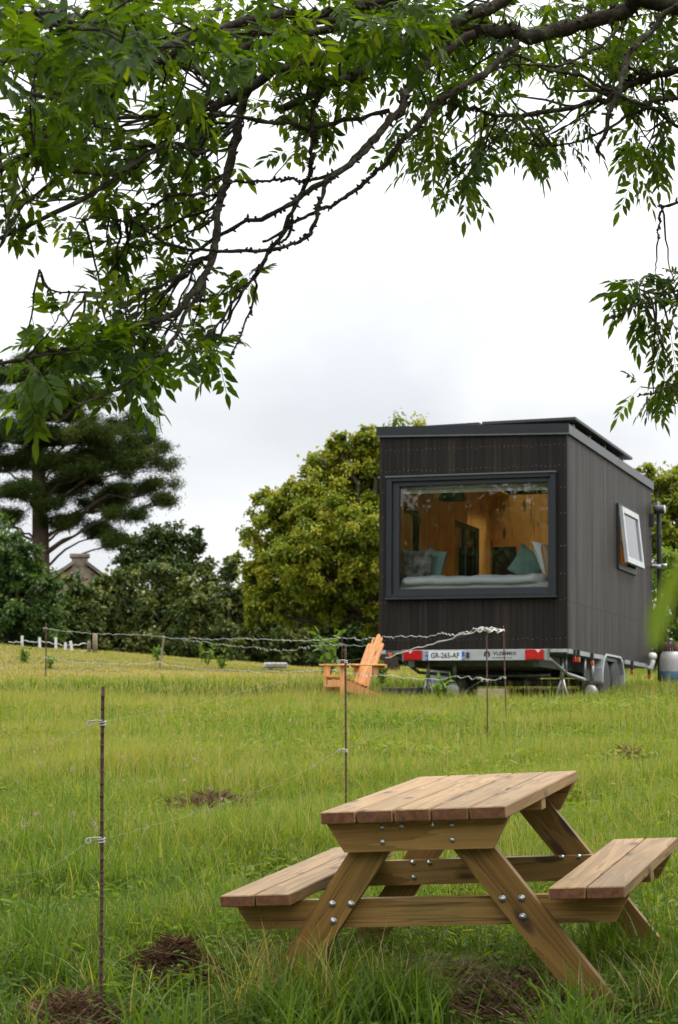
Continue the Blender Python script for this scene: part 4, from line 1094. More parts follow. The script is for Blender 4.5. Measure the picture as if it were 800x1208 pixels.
strand([lf(77, 767, 54), lf(105, 767, 54.5), lf(112, 768, 54.5)], .010, 'lower rope between the last pale stake and the wooden posts', .015, .02, 9, 'rope', None)
sb = MB().box((-.26, -.16, 0), (.26, .16, .13), 0, .03).build('concrete_slab', M['concrete']); p = at(325, 790, 50); sb.location = (p[0], 50, G(p[0], 50) + .05); sb.rotation_euler = (0, 0, .2)
tag(sb, 'pale concrete slab lying at the foot of the hedge', 'slab')

# ------------------------------------------------------------------ trees behind the field
def leafset(stops, **k): return leaf_mat(**dict(name=k.pop('name'), stops=stops, **k))
M['oak'] = leaf_mat('oak_leaves', [(0, (.06, .10, .008)), (.4, (.145, .18, .012)), (.75, (.235, .25, .02)), (1, (.32, .30, .035))], .38, .5, (1.2, 1.15, .5), .18)
M['laurel'] = leaf_mat('hedge_leaves', [(0, (.026, .046, .009)), (.45, (.062, .086, .016)), (.8, (.13, .145, .036)), (1, (.27, .25, .10))], .25, .5, (1.1, 1.15, .5), .18)
M['dark_leaf'] = leaf_mat('dark_leaves', [(0, (.016, .032, .006)), (.6, (.036, .060, .010)), (1, (.075, .105, .018))], .25, .5, (1.1, 1.15, .5), .18)
M['green_leaf'] = leaf_mat('mid_green_leaves', [(0, (.024, .052, .012)), (.6, (.055, .10, .020)), (1, (.12, .17, .035))], .35, .5, (1.2, 1.2, .5), .18)
M['needle'] = leaf_mat('pine_needles', [(0, (.013, .027, .005)), (.55, (.032, .052, .009)), (.85, (.065, .082, .014)), (1, (.09, .075, .028))], .2, .7, (1.1, 1.2, .4), .08)
M['lush'] = leaf_mat('lush_leaves', [(0, (.05, .10, .014)), (.6, (.11, .18, .022)), (1, (.20, .25, .04))], .4, .5, (1.2, 1.2, .5), .18)

def curve3(a, b, sag, k=9, wig=.03, seed=0):
    r = np.random.default_rng(seed); a, b = np.array(a, float), np.array(b, float)
    t = np.linspace(0, 1, k)[:, None]; ln = np.linalg.norm(b - a)
    q = a + (b - a) * t; q[:, 2] += sag * ln * np.sin(PI * t[:, 0]) * .5
    w = r.normal(0, wig * ln / 3, (k, 3)); w[0] = w[-1] = 0
    return q + w

def crown(name, parent, clumps, per, leaf, mat, seed, hue=(.25, .75), tuft=.2, tden=1.0, up=.35):
    """clumps: (centre, (rx,ry,rz), density); leaf tufts sit on each clump's shell with gaps between"""
    r = np.random.default_rng(seed); Vs, Qs, Rs = [], [], []; off = 0
    for (c, rad, den) in clumps:
        c = np.array(c); rad = np.array(rad); mr = rad.mean()
        nt_ = max(5, int(42 * tden * den * max(.35, mr) ** 1.0 / tuft * .2))
        v = r.normal(0, 1, (nt_, 3)); v[:, 2] = v[:, 2] * 1.0 + .25; v /= np.linalg.norm(v, axis=1)[:, None]
        tc_ = c + v * rad * (r.uniform(.25, 1.42, nt_) ** .75)[:, None]
        tr_ = tuft * mr * r.uniform(.55, 1.4, nt_)
        th = r.uniform(*hue, nt_)
        n = int(per * den * mr * mr); n = max(n, nt_ * 4)
        j = r.integers(0, nt_, n)
        g = r.normal(0, 1, (n, 3)) * .62
        P = tc_[j] + g * tr_[j][:, None] * np.array([1, 1, .75])
        D = unit(r.normal(0, 1, (n, 3)) + np.array([0, 0, -.2]) + g * .5); Nn = unit(r.normal(0, .6, (n, 3)) + v[j] * .5 + np.array([0, 0, up * 2]))
        ln = leaf * r.uniform(.6, 1.35, n)
        V, Q = leaf_fan(P, D, Nn, ln, ln * r.uniform(.45, .7, n), .2)
        Vs.append(V); Qs.append(Q + off); off += len(V)
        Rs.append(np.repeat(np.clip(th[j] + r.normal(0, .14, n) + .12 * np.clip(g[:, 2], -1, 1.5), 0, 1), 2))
    return np_mesh(name, np.concatenate(Vs), np.concatenate(Qs), mat, np.concatenate(Rs), parent)

def tree(name, label, cat, group, Y, base_px, clumps_px, mat, per, leaf, seed, trunk_r, hue=(.25, .75), bark='bark_dark', tuft=.2, tden=1.0, fork=.35, sag=.1, flat=1.0, depthk=.75):
    r = np.random.default_rng(seed + 50); sc = Y / F_PX
    bx = at(base_px, 800, Y)[0]; bz = G(bx, Y)
    e = empty(name, (bx, Y, bz), label, cat, group)
    cl = []; o = np.array([bx, Y, bz])
    for c in clumps_px:
        px, py, rp = c[:3]; rz = c[3] if len(c) > 3 else rp; dz = c[4] if len(c) > 4 else r.uniform(-.6, .6) * rp * sc * 1.2; den = c[5] if len(c) > 5 else 1
        p = at(px, py, Y + dz) - o
        cl.append((p, (rp * sc, rp * sc * depthk, rz * sc * flat), den))
    top = max(c[0][2] for c in cl); cx = np.mean([c[0][0] for c in cl])
    tm = MB(); hp = max(.4, top * .92)
    tp = curve3((0, 0, -.1), (cx * .4, 0, hp), 0, 12, .03, seed)
    tm.tube(tp, np.linspace(trunk_r * 1.15, trunk_r * .18, 12), 10)
    tm.build('trunk', M[bark], e)
    bm2 = MB()
    for i, (p, rad, den) in enumerate(cl):
        f = min(.85, max(fork, (p[2] / hp) * .62)) if p[2] > 0 else fork
        k = min(11, int(f * 11)); s0 = tp[k]
        bm2.tube(curve3(s0, p, -sag, 8, .10, seed + i), np.linspace(trunk_r * (.5 - .3 * f), .018 + trunk_r * .05, 8), 6)
        for _ in range(3):
            d = r.normal(0, 1, 3); d[2] = abs(d[2]) * .6; d = d / np.linalg.norm(d) * np.array(rad) * .85
            bm2.tube(curve3(p * .92 + s0 * .08, p + d, 0, 5, .14, seed + i * 7 + _), np.linspace(.02 + trunk_r * .05, .008, 5), 5)
    bm2.build('branches', M[bark], e)
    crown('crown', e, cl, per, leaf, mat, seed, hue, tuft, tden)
    return e

# yellow green oak standing behind the cabin
tree('oak_tree', 'yellow green spreading oak directly left of and behind the black cabin', 'tree', 'broadleaf trees behind the field', 47, 462,
     [(328, 622, 36), (318, 655, 30), (345, 690, 48, 36), (392, 575, 36), (372, 620, 44), (420, 548, 30), (440, 528, 22), (440, 600, 58), (398, 655, 58), (440, 690, 46), (480, 560, 50), (500, 640, 70), (312, 588, 14, 10), (402, 524, 13), (318, 722, 26, 18), (380, 715, 34, 22), (345, 592, 20), (468, 530, 22), (560, 600, 60), (610, 660, 60), (425, 640, 40, 40, -1.2), (360, 660, 40, 34, -1.2), (310, 690, 24)],
     M['oak'], 13500, .09, 11, .20, (.2, .9), 'bark_dark', .165, 1.8, .3, .1)
tree('oak_tree', 'olive oak crown showing past the right end of the black cabin', 'tree', 'broadleaf trees behind the field', 49, 812,
     [(788, 610, 30), (800, 580, 26), (778, 575, 20), (770, 640, 30), (815, 650, 50), (840, 600, 60), (790, 665, 28), (772, 600, 16), (765, 560, 12), (745, 600, 18)],
     M['oak'], 9000, .10, 12, .22, (.25, .7), 'bark_dark', .26, 1.0, .3)
tree('hedge_shrub', 'bright green leafy bush right of the cabin by the gas bottles', 'shrub', 'shrubs of the field hedge', 43, 800,
     [(790, 700, 26), (800, 740, 36), (772, 740, 24), (820, 690, 40), (785, 772, 22), (815, 775, 36), (770, 775, 20), (755, 700, 20)], M['lush'], 9000, .10, 13, .08, (.2, .8), 'bark_dark', .24, 1.2)
# hedge of broad leaved shrubs with paler tips
hd = [(86, [(85, 715, 26), (70, 738, 24), (102, 740, 26), (92, 700, 16), (110, 712, 16), (75, 765, 24), (105, 768, 24)], 'olive hedge bush in front of the cottage gable', 'laurel'),
      (140, [(138, 702, 24), (120, 728, 24), (155, 735, 26), (128, 694, 15), (148, 690, 14), (125, 764, 26), (158, 766, 26)], 'olive hedge bush just right of the cottage gable', 'laurel'),
      (195, [(190, 690, 24), (178, 720, 28), (210, 725, 26), (198, 676, 14), (214, 694, 15), (180, 760, 28), (212, 762, 28)], 'tall rounded hedge bush below the small dark tree', 'laurel'),
      (238, [(238, 684, 16), (232, 712, 24), (248, 740, 26), (244, 668, 9), (228, 760, 26), (255, 764, 24)], 'narrow pale tipped hedge bush right of the small dark tree', 'laurel'),
      (268, [(268, 682, 14), (262, 712, 22), (276, 738, 24), (274, 666, 8), (258, 764, 24), (285, 764, 24), (284, 702, 15)], 'upright hedge bush under the left edge of the oak', 'laurel'),
      (306, [(300, 722, 26), (318, 748, 26), (290, 744, 22), (310, 706, 16), (298, 768, 22), (325, 770, 24)], 'low spreading hedge bush under the oak branches', 'laurel'),
      (352, [(348, 744, 26), (365, 757, 24), (340, 766, 24), (368, 775, 22), (350, 725, 16)], 'pale tipped bush under the middle of the oak', 'laurel'),
      (405, [(400, 752, 30), (425, 748, 28), (440, 765, 28), (415, 775, 26), (385, 770, 24), (430, 720, 26), (450, 735, 30)], 'dark bush behind the orange garden chair', 'dark_leaf'),
      (470, [(470, 760, 30), (500, 770, 30), (530, 765, 30), (490, 740, 28)], 'dark bush hidden behind the left end of the trailer', 'dark_leaf')]
for i, (bx, cl, lb, mt) in enumerate(hd):
    tree('hedge_shrub', lb, 'shrub', 'shrubs of the field hedge', 60 + (i % 3) * 1.2, bx, cl, M[mt], 6500, .125, 30 + i, .07, (.15, .75) if mt == 'laurel' else (.1, .7), 'bark_dark', .27, 1.1, .1, 0)
# dark growth added to stand for the shade at the hedge bottom
for i, (bx, w) in enumerate(((120, 60), (220, 60), (320, 60), (420, 60), (30, 50))):
    tree('thicket', ['dark thicket behind the hedge near the cottage', 'dark thicket behind the middle of the hedge', 'dark thicket beneath the oak', 'dark thicket left of the trailer', 'dark thicket at the far left under the pine'][i], 'thicket', 'thickets behind the hedge', 64.5, bx,
         [(bx + dx, py, 24) for dx in (-48, -24, 0, 24, 48) for py in (735, 768)], M['dark_leaf'], 1500, .24, 60 + i, .07, (.0, .5), 'bark_dark', .3, 1.1, .1, 0)
tree('broadleaf_tree', 'small dark airy tree behind the hedge between pine and oak', 'tree', 'broadleaf trees behind the field', 84, 200,
     [(165, 645, 18), (150, 660, 15), (205, 640, 22), (188, 655, 18), (228, 648, 15), (222, 668, 18), (180, 630, 12), (230, 632, 9), (170, 672, 20), (200, 678, 26), (143, 636, 8)], M['dark_leaf'], 3600, .16, 71, .16, (.2, .8), 'bark_dark', .27, 1.3)
tree('broadleaf_tree', 'mid green tree at the left picture edge beneath the pine', 'tree', 'broadleaf trees behind the field', 57, 5,
     [(10, 690, 36), (38, 712, 28), (18, 655, 22), (58, 690, 14), (-18, 660, 40), (-10, 735, 45), (35, 740, 28), (60, 720, 18), (45, 672, 12), (-40, 700, 50), (58, 745, 18), (18, 765, 22)], M['green_leaf'], 6500, .12, 72, .14, (.2, .8), 'bark_dark', .25, 1.2)

# the pine
PY = 76.0; PS = PY / F_PX
b0 = at(50, 775, PY); pz = G(b0[0], PY)
pe = empty('pine_tree', (b0[0], PY, pz), 'tall dark pine with layered flat boughs at the left', 'tree')
po = np.array([b0[0], PY, pz])
tr_pts = [at(px, py, PY) - po for px, py in ((50, 790), (50, 740), (49, 690), (48, 640), (47, 590), (45, 540), (42, 495), (40, 450), (42, 415))]
tr_r = np.array([13, 11.5, 10.5, 10, 9, 7.5, 6, 4, 1.5]) * PS
tm = MB(); tm.tube(tr_pts, tr_r, 12); tm.build('trunk', M['bark_pine'], pe)
pcl = [(62, 432, 48, 14), (20, 445, 45, 14), (95, 470, 42, 13), (25, 480, 46, 14), (112, 512, 40, 13), (150, 505, 30, 10), (172, 528, 26, 9), (132, 535, 48, 13), (168, 548, 34, 10), (110, 555, 46, 13), (185, 574, 24, 7), (155, 580, 34, 8), (118, 596, 44, 10), (92, 575, 42, 14),
       (150, 606, 28, 8), (82, 618, 36, 9), (120, 628, 32, 7), (20, 515, 44, 15), (-10, 545, 45, 13), (40, 545, 36, 12), (18, 580, 36, 10), (-30, 600, 40, 12), (75, 520, 40, 13), (60, 490, 44, 15), (8, 612, 26, 7), (78, 545, 32, 11), (60, 595, 30, 9), (195, 590, 14, 5), (140, 640, 22, 6)]
rp = np.random.default_rng(5); bm2 = MB(); Vs, Qs, Rs = [], [], []; off = 0
for i, (px, py, rx, rz) in enumerate(pcl):
    dz = rp.uniform(-1, 1) * 2.2; c = at(px, py, PY + dz) - po
    hs_ = min(py + 18 + abs(px - 46) * .34, 745); k = np.interp(hs_, [415, 450, 495, 540, 590, 640, 690, 740, 790], np.arange(8, -1, -1))
    s0 = np.array([np.interp(k, range(9), [p[j] for p in tr_pts]) for j in range(3)])
    lq = curve3(s0, c + np.array([0, 0, -.1]), .18 if px > 46 else .1, 9, .06, 200 + i)
    bm2.tube(lq, np.linspace(2.0 * PS, .5 * PS, 9), 6)
    npf = max(6, int(rx * rz * .036)); v = rp.normal(0, 1, (npf, 3)); v /= np.linalg.norm(v, axis=1)[:, None]; v[:, 2] = np.abs(v[:, 2]) * 1.2 - .35
    pf = c + v * np.array([rx * 1.05, rx * .9, rz * 1.6]) * PS * (rp.uniform(.08, 1, npf) ** .5)[:, None]
    tp_ = 9; nt_ = npf * tp_; pr_ = np.repeat(rp.uniform(3.0, 7.5, npf), tp_)[:, None] * PS
    tcn = np.repeat(pf, tp_, 0) + rp.normal(0, .5, (nt_, 3)) * pr_ * np.array([1.25, 1.25, .8])
    for q in tcn[::3]:
        bm2.tube(curve3(lq[6], q, 0, 4, .1, int(rp.integers(1e6))), [.45 * PS, .4 * PS, .3 * PS, .2 * PS], 4)
    nn = 60; n = nt_ * nn; j = np.repeat(np.arange(nt_), nn)
    D = unit(rp.normal(0, 1, (n, 3)) + np.array([0, 0, .45])); P = tcn[j] + rp.normal(0, .11, (n, 3)) * np.array([1.3, 1.3, .8])
    V, Q = leaf_fan(P, D, unit(rp.normal(0, 1, (n, 3))), rp.uniform(.11, .22, n), rp.uniform(.013, .024, n), .1)
    Vs.append(V); Qs.append(Q + off); off += len(V); th = np.repeat(rp.uniform(.1, .8, npf), tp_)
    Rs.append(np.repeat(np.clip(th[j] + rp.normal(0, .12, n), 0, 1), 2))
bm2.build('branches', M['bark_pine'], pe)
np_mesh('crown', np.concatenate(Vs), np.concatenate(Qs), M['needle'], np.concatenate(Rs), pe)

# stone cottage behind the hedge: gable, chimney, roof
CY = 73.0; c0 = at(93, 790, CY); cz = G(c0[0], CY); ct = empty('stone_cottage', (c0[0], CY, cz), 'old stone cottage gable with a chimney rising behind the hedge', 'cottage', None, (0, 0, .12))
CS = CY / F_PX
def ch_(py): return at(93, py, CY)[2] - cz
ap_ = ch_(668); ev = ch_(712); hw_ = 1.9
MB().prism([(-.25, -hw_), (ev, -hw_), (ev + (ap_ - ev) * .42, -hw_ * .62), (ap_, -.2), (ap_, .2), (ev + (ap_ - ev) * .42, hw_ * .62), (ev, hw_), (-.25, hw_)][::-1], 1, 0, .45).build('wall', M['stone'], ct)
rf2 = MB()
for s in (-1, 1):
    pr = [(hw_ * 1.12, ev - .18), (hw_ * .64, ev + (ap_ - ev) * .46), (.15, ap_ + .12)]
    for (xa, za), (xb, zb) in zip(pr[:-1], pr[1:]):
        vs = [(s*xa, -.12, za), (s*xb, -.12, zb), (s*xb, 7.0, zb), (s*xa, 7.0, za), (s*xa, -.12, za+.13), (s*xb, -.12, zb+.13), (s*xb, 7.0, zb+.13), (s*xa, 7.0, za+.13)]
        rf2.add(vs, [(0,3,2,1),(4,5,6,7),(0,1,5,4),(1,2,6,5),(2,3,7,6),(3,0,4,7)], 0)
rfo = rf2.build('roof', M['slate'], ct)
MB().box((-.27, .0, ap_ - .05), (.27, .55, ch_(655)), 0, .02).box((-.34, -.06, ch_(658)), (.34, .61, ch_(653)), 0, .03).build('chimney', M['stone'], rfo)
MB().prism([(-.25, -hw_), (ev, -hw_), (ev, hw_), (-.25, hw_)][::-1], 1, .46, 6.8).build('wall', M['stone'], ct)

# little plants at the foot of the hedge
def weed(px, py, Y, h, label, mat='lush', n=60, spread=.35):
    p = at(px, py, Y); z = G(p[0], Y); e = empty('weed_plant', (p[0], Y, z), label, 'plant', 'young weeds along the field edge')
    mb = MB(); P_, D_ = [], []
    for k in range(6):
        tip = np.array([random.uniform(-1, 1) * spread * h, random.uniform(-1, 1) * spread * h, h * random.uniform(.6, 1)])
        q = curve3((0, 0, -.02), tip, .2, 6, .05, k); mb.tube(q, np.linspace(.012, .004, 6), 5)
        for _ in range(n // 6): P_.append(q[random.randint(1, 5)] + np.random.default_rng(_ + k * 9).normal(0, .03, 3))
    mb.build('stem', M['green_leaf'], e)
    P_ = np.array(P_); k = len(P_); V, Q = leaf_fan(P_, unit(rdir(k) + np.array([0, 0, .3])), unit(rdir(k) + np.array([0, 0, .8])), rng.uniform(.5, 1, k) * .26 * h ** .6, rng.uniform(.5, 1, k) * .11 * h ** .6, .2)
    np_mesh('leaves', V, Q, M[mat], np.repeat(rng.uniform(.2, .8, k), 2), e)
for a in ((30, 785, 45, .36, 'young green weed in the dry slope left of the far rusty rod'), (58, 795, 43, .26, 'low green weed right of the far rusty rod'), (245, 792, 50, .45, 'young sapling at the hedge foot right of the leaning rod'), (262, 796, 48, .32, 'low weed right of the young sapling'),
          (388, 800, 38, 0.85, 'bright green young ash shoot behind the orange garden chair'), (452, 806, 34, .42, 'leafy weed between the garden chair and the trailer'), (185, 792, 50, .4, 'small weed at the base of the leaning wooden rod'), (525, 815, 26, .42, 'pale green weed before the trailer wheel')):
    weed(*a)

# ------------------------------------------------------------------ the ash tree overhead
M['ash'] = leaf_mat('ash_leaves', [(0, (.022, .050, .006)), (.45, (.042, .085, .008)), (.8, (.075, .125, .012)), (1, (.15, .19, .025))], .60, .48, (1.8, 1.6, .32), .22)
TX, TY = 3.55, 8.6; TZ = G(TX, TY)
ash = empty('ash_tree', (TX, TY, TZ), 'big ash tree whose mossy boughs and leaves hang across the top of the view', 'tree')
ao = np.array([TX, TY, TZ])
# trunk, out of frame to the right, forking into the boughs
fork_pt = np.array([2.75, 8.2, 2.15])
tk = MB(); tq = curve3((TX, TY, TZ - .15), fork_pt, -.03, 12, .03, 3) - ao
tk.tube(tq, np.concatenate([[.46, .36], np.linspace(.31, .24, 10)]), 18)
tk.build('trunk', M['bark'], ash)
def spline(P, k=6):
    P = np.asarray(P, float); P = np.concatenate([[2 * P[0] - P[1]], P, [2 * P[-1] - P[-2]]]); out = []
    for i in range(1, len(P) - 2):
        p0, p1, p2, p3 = P[i-1:i+3]
        for t in np.linspace(0, 1, k, endpoint=False):
            out.append(.5 * ((2*p1) + (-p0+p2)*t + (2*p0-5*p1+4*p2-p3)*t*t + (-p0+3*p1-3*p2+p3)*t**3))
    out.append(P[-2]); return np.array(out)
# each bough: pixel path, radius px start/end, depth start/end (its own distance), prefix world points
BR = [
 ('bough', [(800, 3), (740, 13), (690, 27), (640, 42), (592, 38), (545, 36), (500, 46), (462, 52), (420, 60), (370, 70), (315, 92), (250, 130)], 12, 5, 7.7, 7.2, [fork_pt]),
 ('bough', [(640, -30), (590, 2), (530, 32), (475, 60), (430, 82), (395, 100), (330, 130)], 10, 4.5, 7.5, 7.2, [fork_pt, (1.4, 7.7, 2.75)]),
 ('bough', [(560, 40), (500, 76), (483, 108), (465, 135), (437, 169), (395, 205), (359, 229), (323, 250), (275, 270), (225, 300)], 7, 2, 7.25, 6.9, None),
 ('branch', [(610, 50), (597, 66), (560, 95), (525, 117), (485, 155), (460, 188), (437, 210), (408, 232), (375, 250), (346, 263), (310, 285)], 5, 1.6, 7.4, 7.0, None),
 ('branch', [(437, 172), (400, 205), (385, 218), (375, 250), (366, 276), (350, 288), (297, 296), (242, 297), (200, 288), (172, 272), (150, 250)], 3.4, 1.5, 7.0, 6.6, None),
 ('branch', [(380, 90), (367, 147), (370, 168), (366, 195), (357, 226), (336, 268), (310, 310), (283, 346), (262, 375), (247, 394), (231, 415)], 4.4, 1.0, 7.2, 6.9, None),
 ('branch', [(306, 312), (304, 322), (302, 341), (294, 373), (278, 410), (268, 425)], 1.9, .9, 6.95, 6.9, None),
 ('bough', [(300, 90), (283, 131), (276, 168), (265, 215), (257, 262), (252, 304), (231, 341), (199, 373), (147, 394), (105, 407), (52, 415), (0, 428), (-40, 440)], 6.5, 1.8, 7.2, 6.2, None),
 ('branch', [(255, 290), (241, 336), (226, 362), (199, 409), (152, 451), (100, 478), (68, 499)], 3.6, 1.3, 6.95, 6.1, None),
 ('branch', [(253, 298), (230, 308), (210, 325), (173, 344), (121, 346), (58, 341), (47, 318)], 2.6, .9, 6.9, 6.5, None),
 ('bough', [(470, -5), (420, 8), (367, 18), (283, 26), (210, 58), (147, 100), (79, 152), (0, 199), (-60, 230)], 7, 2.5, 7.0, 6.0, None),
 ('bough', [(400, 30), (336, 47), (273, 63), (247, 110), (210, 152), (157, 194), (105, 231), (0, 280), (-50, 300)], 6, 2, 7.1, 6.3, None),
 ('branch', [(420, 20), (315, 39), (252, 37), (157, 75), (110, 110), (52, 115), (0, 88), (-40, 70)], 4.5, 2, 6.8, 5.7, None),
 ('branch', [(460, 130), (420, 142), (370, 150), (315, 144), (260, 137), (200, 137), (120, 140), (50, 150), (0, 172)], 3.5, 1.4, 7.2, 6.4, None),
 ('branch', [(260, 10), (215, 45), (160, 60), (110, 40), (60, 20), (0, 12)], 4, 1.8, 6.2, 5.5, None),
 ('branch', [(283, 140), (240, 180), (200, 170), (140, 205), (80, 205), (30, 240), (0, 292)], 3.2, 1.2, 7.0, 6.2, None),
 ('branch', [(270, 200), (240, 225), (200, 232), (178, 245), (150, 262), (120, 255), (90, 262)], 2.6, 1.0, 7.0, 6.6, None),
 ('branch', [(265, 215), (300, 215), (330, 212), (356, 214), (383, 206), (396, 204)], 1.6, 2.2, 7.0, 7.0, None),
 ('branch', [(345, 255), (338, 282), (320, 292), (300, 330), (250, 352), (222, 352)], 2, .9, 6.95, 6.8, None),
 ('branch', [(800, 84), (750, 94), (720, 118), (690, 122), (615, 137), (570, 132), (550, 125), (518, 120), (480, 122)], 5, 1.6, 8.0, 7.6, [fork_pt, (1.7, 8.3, 2.4)]),
 ('branch', [(800, 8), (770, 32), (745, 60), (732, 100), (718, 140), (705, 180)], 4.6, 2.4, 7.3, 7.2, [fork_pt, (1.5, 7.5, 2.45)]),
 ('branch', [(800, 115), (760, 122), (720, 108), (680, 88), (650, 85), (620, 68), (580, 60)], 3, 1.4, 7.9, 7.5, [(2.3, 8.3, 2.1), (1.5, 8.1, 2.15)]),
 ('branch', [(800, 150), (770, 128), (745, 135), (700, 160), (650, 172), (610, 168)], 2.4, 1.0, 8.2, 7.9, [(2.3, 8.3, 2.1), (1.6, 8.3, 2.0)]),
 ('branch', [(610, 140), (590, 160), (566, 182), (545, 196), (525, 192)], 1.8, 1.0, 7.7, 7.5, None),
 ('branch', [(800, 240), (782, 243), (778, 262), (776, 285)], 1.9, 1.0, 7.9, 7.9, [(1.75, 8.1, 1.95)]),
 ('branch', [(840, 330), (800, 342), (770, 352), (740, 365), (722, 376)], 1.7, .8, 7.6, 7.4, [(2.2, 8.2, 2.0), (1.55, 7.7, 1.75)]),
 ('branch', [(840, 440), (800, 452), (775, 462), (752, 468)], 1.7, .8, 7.6, 7.5, [(2.2, 8.2, 2.0), (1.5, 7.8, 1.5)]),
 ('branch', [(735, 30), (700, 60), (660, 78), (610, 75), (560, 88)], 2.2, 1.0, 7.5, 7.3, None),
 ('branch', [(520, 40), (505, 20), (470, 5), (430, -20)], 2.4, 1.4, 7.3, 7.0, None),
 ('branch', [(80, -20), (52, 60), (35, 120), (42, 200), (21, 231), (0, 290)], 2.0, 1.0, 6.0, 6.0, None),
]
rb = np.random.default_rng(77); skel = []
def knobbly(mb, q, rad, seed, spurs=True):
    r = np.random.default_rng(seed); n = len(q)
    rr = rad * (1 + r.normal(0, .09, n)); mb.tube(q, rr, 9)
    if spurs:   # lichen tufts and dead spurs along the bark
        for _ in range(int(n * 1.1)):
            i = r.integers(1, n - 1); d = r.normal(0, 1, 3); d /= np.linalg.norm(d); l = rad[i] * r.uniform(.9, 1.8) + .004
            mb.tube([q[i] + d * rad[i] * .5, q[i] + d * (rad[i] * .7 + l * .4), q[i] + d * (rad[i] * .6 + l * .8) + r.normal(0, .004, 3)], [min(.011, rad[i] * .5), .005, .002], 4)
for bi, (nm, path, r0, r1, Y0, Y1, pre) in enumerate(BR):
    k = len(path); seg = np.cumsum([0] + [math.dist(path[i], path[i+1]) for i in range(k-1)]); seg = seg / seg[-1]
    W_ = [at(px, py, Y0 + (Y1 - Y0) * t + .10 * math.sin(5 * t + bi)) for (px, py), t in zip(path, seg)]
    R_ = list(np.interp(seg, [0, 1], [r0 * .85, r1]) * Y0 / F_PX)
    if pre:
        W_ = [np.array(p, float) for p in pre] + W_; R_ = [R_[0] * (1.25 + .25 * j) for j in range(len(pre), 0, -1)] + R_
    kk = 7; q = spline(W_, kk); rad = np.interp(np.arange(len(q)) / kk, np.arange(len(R_)), R_)
    w = rb.normal(0, 1, q.shape); w = (w + np.roll(w, 1, 0) + np.roll(w, 2, 0)) / 3; w[0] = w[-1] = 0
    q = q + w * np.minimum(.010, rad * .7 + .002)[:, None]
    mb = MB(); knobbly(mb, q - ao, rad, 300 + bi); mb.build(nm, M['bark'], ash)
    skel.append(q)
skel = np.concatenate(skel)
SP = np.stack([400 + F_PX * (skel @ RT) / (skel @ FW), 604 - F_PX * (skel @ UP) / (skel @ FW)], 1)

# foliage: twigs leave the nearest bough and end in rosettes of pinnate leaves
FOL = [  # px, py, rx, ry, twigs, depth lo, hi
 (90, 40, 130, 55, 56, 4.6, 6.6), (60, 110, 90, 60, 38, 5.0, 6.6), (250, 40, 130, 50, 64, 5.4, 7.2), (390, 30, 110, 45, 54, 6.0, 7.6), (150, 130, 110, 60, 44, 5.8, 7.2),
 (310, 110, 90, 50, 26, 6.4, 7.6), (470, 60, 80, 45, 24, 6.6, 7.8), (420, 105, 60, 35, 14, 6.6, 7.6), (60, 190, 70, 45, 17, 5.6, 6.8), (180, 215, 80, 50, 24, 6.4, 7.2), (330, 165, 55, 30, 6, 6.8, 7.3), (240, 225, 40, 30, 6, 6.6, 7.1),
 (20, 265, 26, 26, 6, 6.0, 6.4), (120, 275, 45, 30, 10, 6.4, 6.9), (160, 310, 50, 24, 11, 6.4, 6.9), (195, 350, 40, 22, 8, 6.5, 7.0), (130, 385, 70, 20, 14, 6.0, 6.8), (180, 412, 68, 28, 21, 6.0, 6.8), (80, 424, 60, 30, 17, 5.8, 6.5), (120, 452, 66, 20, 13, 5.8, 6.4), (45, 458, 36, 18, 7, 5.7, 6.2), (245, 430, 22, 20, 6, 6.5, 6.9), (305, 335, 14, 10, 1, 6.8, 6.9),
 (390, 170, 30, 18, 3, 7.0, 7.2), (540, 60, 70, 50, 17, 7.2, 8.0), (620, 95, 80, 45, 20, 7.6, 8.6), (700, 60, 80, 45, 20, 7.6, 8.8), (770, 60, 50, 50, 14, 7.8, 8.8), (600, 20, 90, 30, 18, 7.4, 8.4), (720, 15, 90, 22, 16, 7.4, 8.4), (540, 110, 50, 28, 9, 7.4, 8.0), (530, 205, 44, 30, 15, 7.4, 7.7), (500, 190, 30, 20, 5, 7.4, 7.7),
 (620, 175, 50, 22, 10, 7.8, 8.2), (680, 165, 45, 24, 8, 7.8, 8.3), (570, 155, 40, 20, 6, 7.6, 8.0), (770, 150, 42, 36, 11, 7.9, 8.4), (775, 205, 26, 26, 6, 7.9, 8.2), (740, 105, 50, 25, 9, 7.9, 8.5), (455, 165, 25, 18, 2, 7.2, 7.4), (500, 150, 25, 15, 3, 7.2, 7.5),
 (768, 352, 38, 18, 8, 7.4, 7.7), (742, 378, 22, 12, 4, 7.4, 7.6), (792, 395, 18, 18, 3, 7.4, 7.7), (782, 462, 22, 14, 5, 7.4, 7.7), (792, 335, 16, 12, 3, 7.4, 7.7), (765, 470, 20, 9, 3, 7.4, 7.7), (812, 440, 14, 24, 3, 7.4, 7.7)]
tw = MB(); LP, LD, LS, LH, LO = [], [], [], [], []
rf_ = np.random.default_rng(11)
def twig(s0, e0, sag=-.1, n_leaf=4, dr=.28):
    ln = np.linalg.norm(e0 - s0)
    q = curve3(s0, e0, sag * .6, 8, .045, int(rf_.integers(1e6)))
    tw.tube(q - ao, np.linspace(min(.0075, .003 + ln * .005), .002, 8), 5)
    dd = q[-1] - q[-3]; dd /= np.linalg.norm(dd) + 1e-9; hue = rf_.uniform(.2, .75)
    for _ in range(n_leaf):
        endy = rf_.random() < .62
        t = 7 if endy else rf_.integers(4, 8)
        d = dd * (.55 if endy else .25) + rf_.normal(0, .62, 3); d[2] -= dr; LO.append(dr)
        LP.append(q[t]); LD.append(d / np.linalg.norm(d)); LS.append(rf_.uniform(.6, 1.2) * (.84 if dr > .29 else .88)); LH.append(hue)
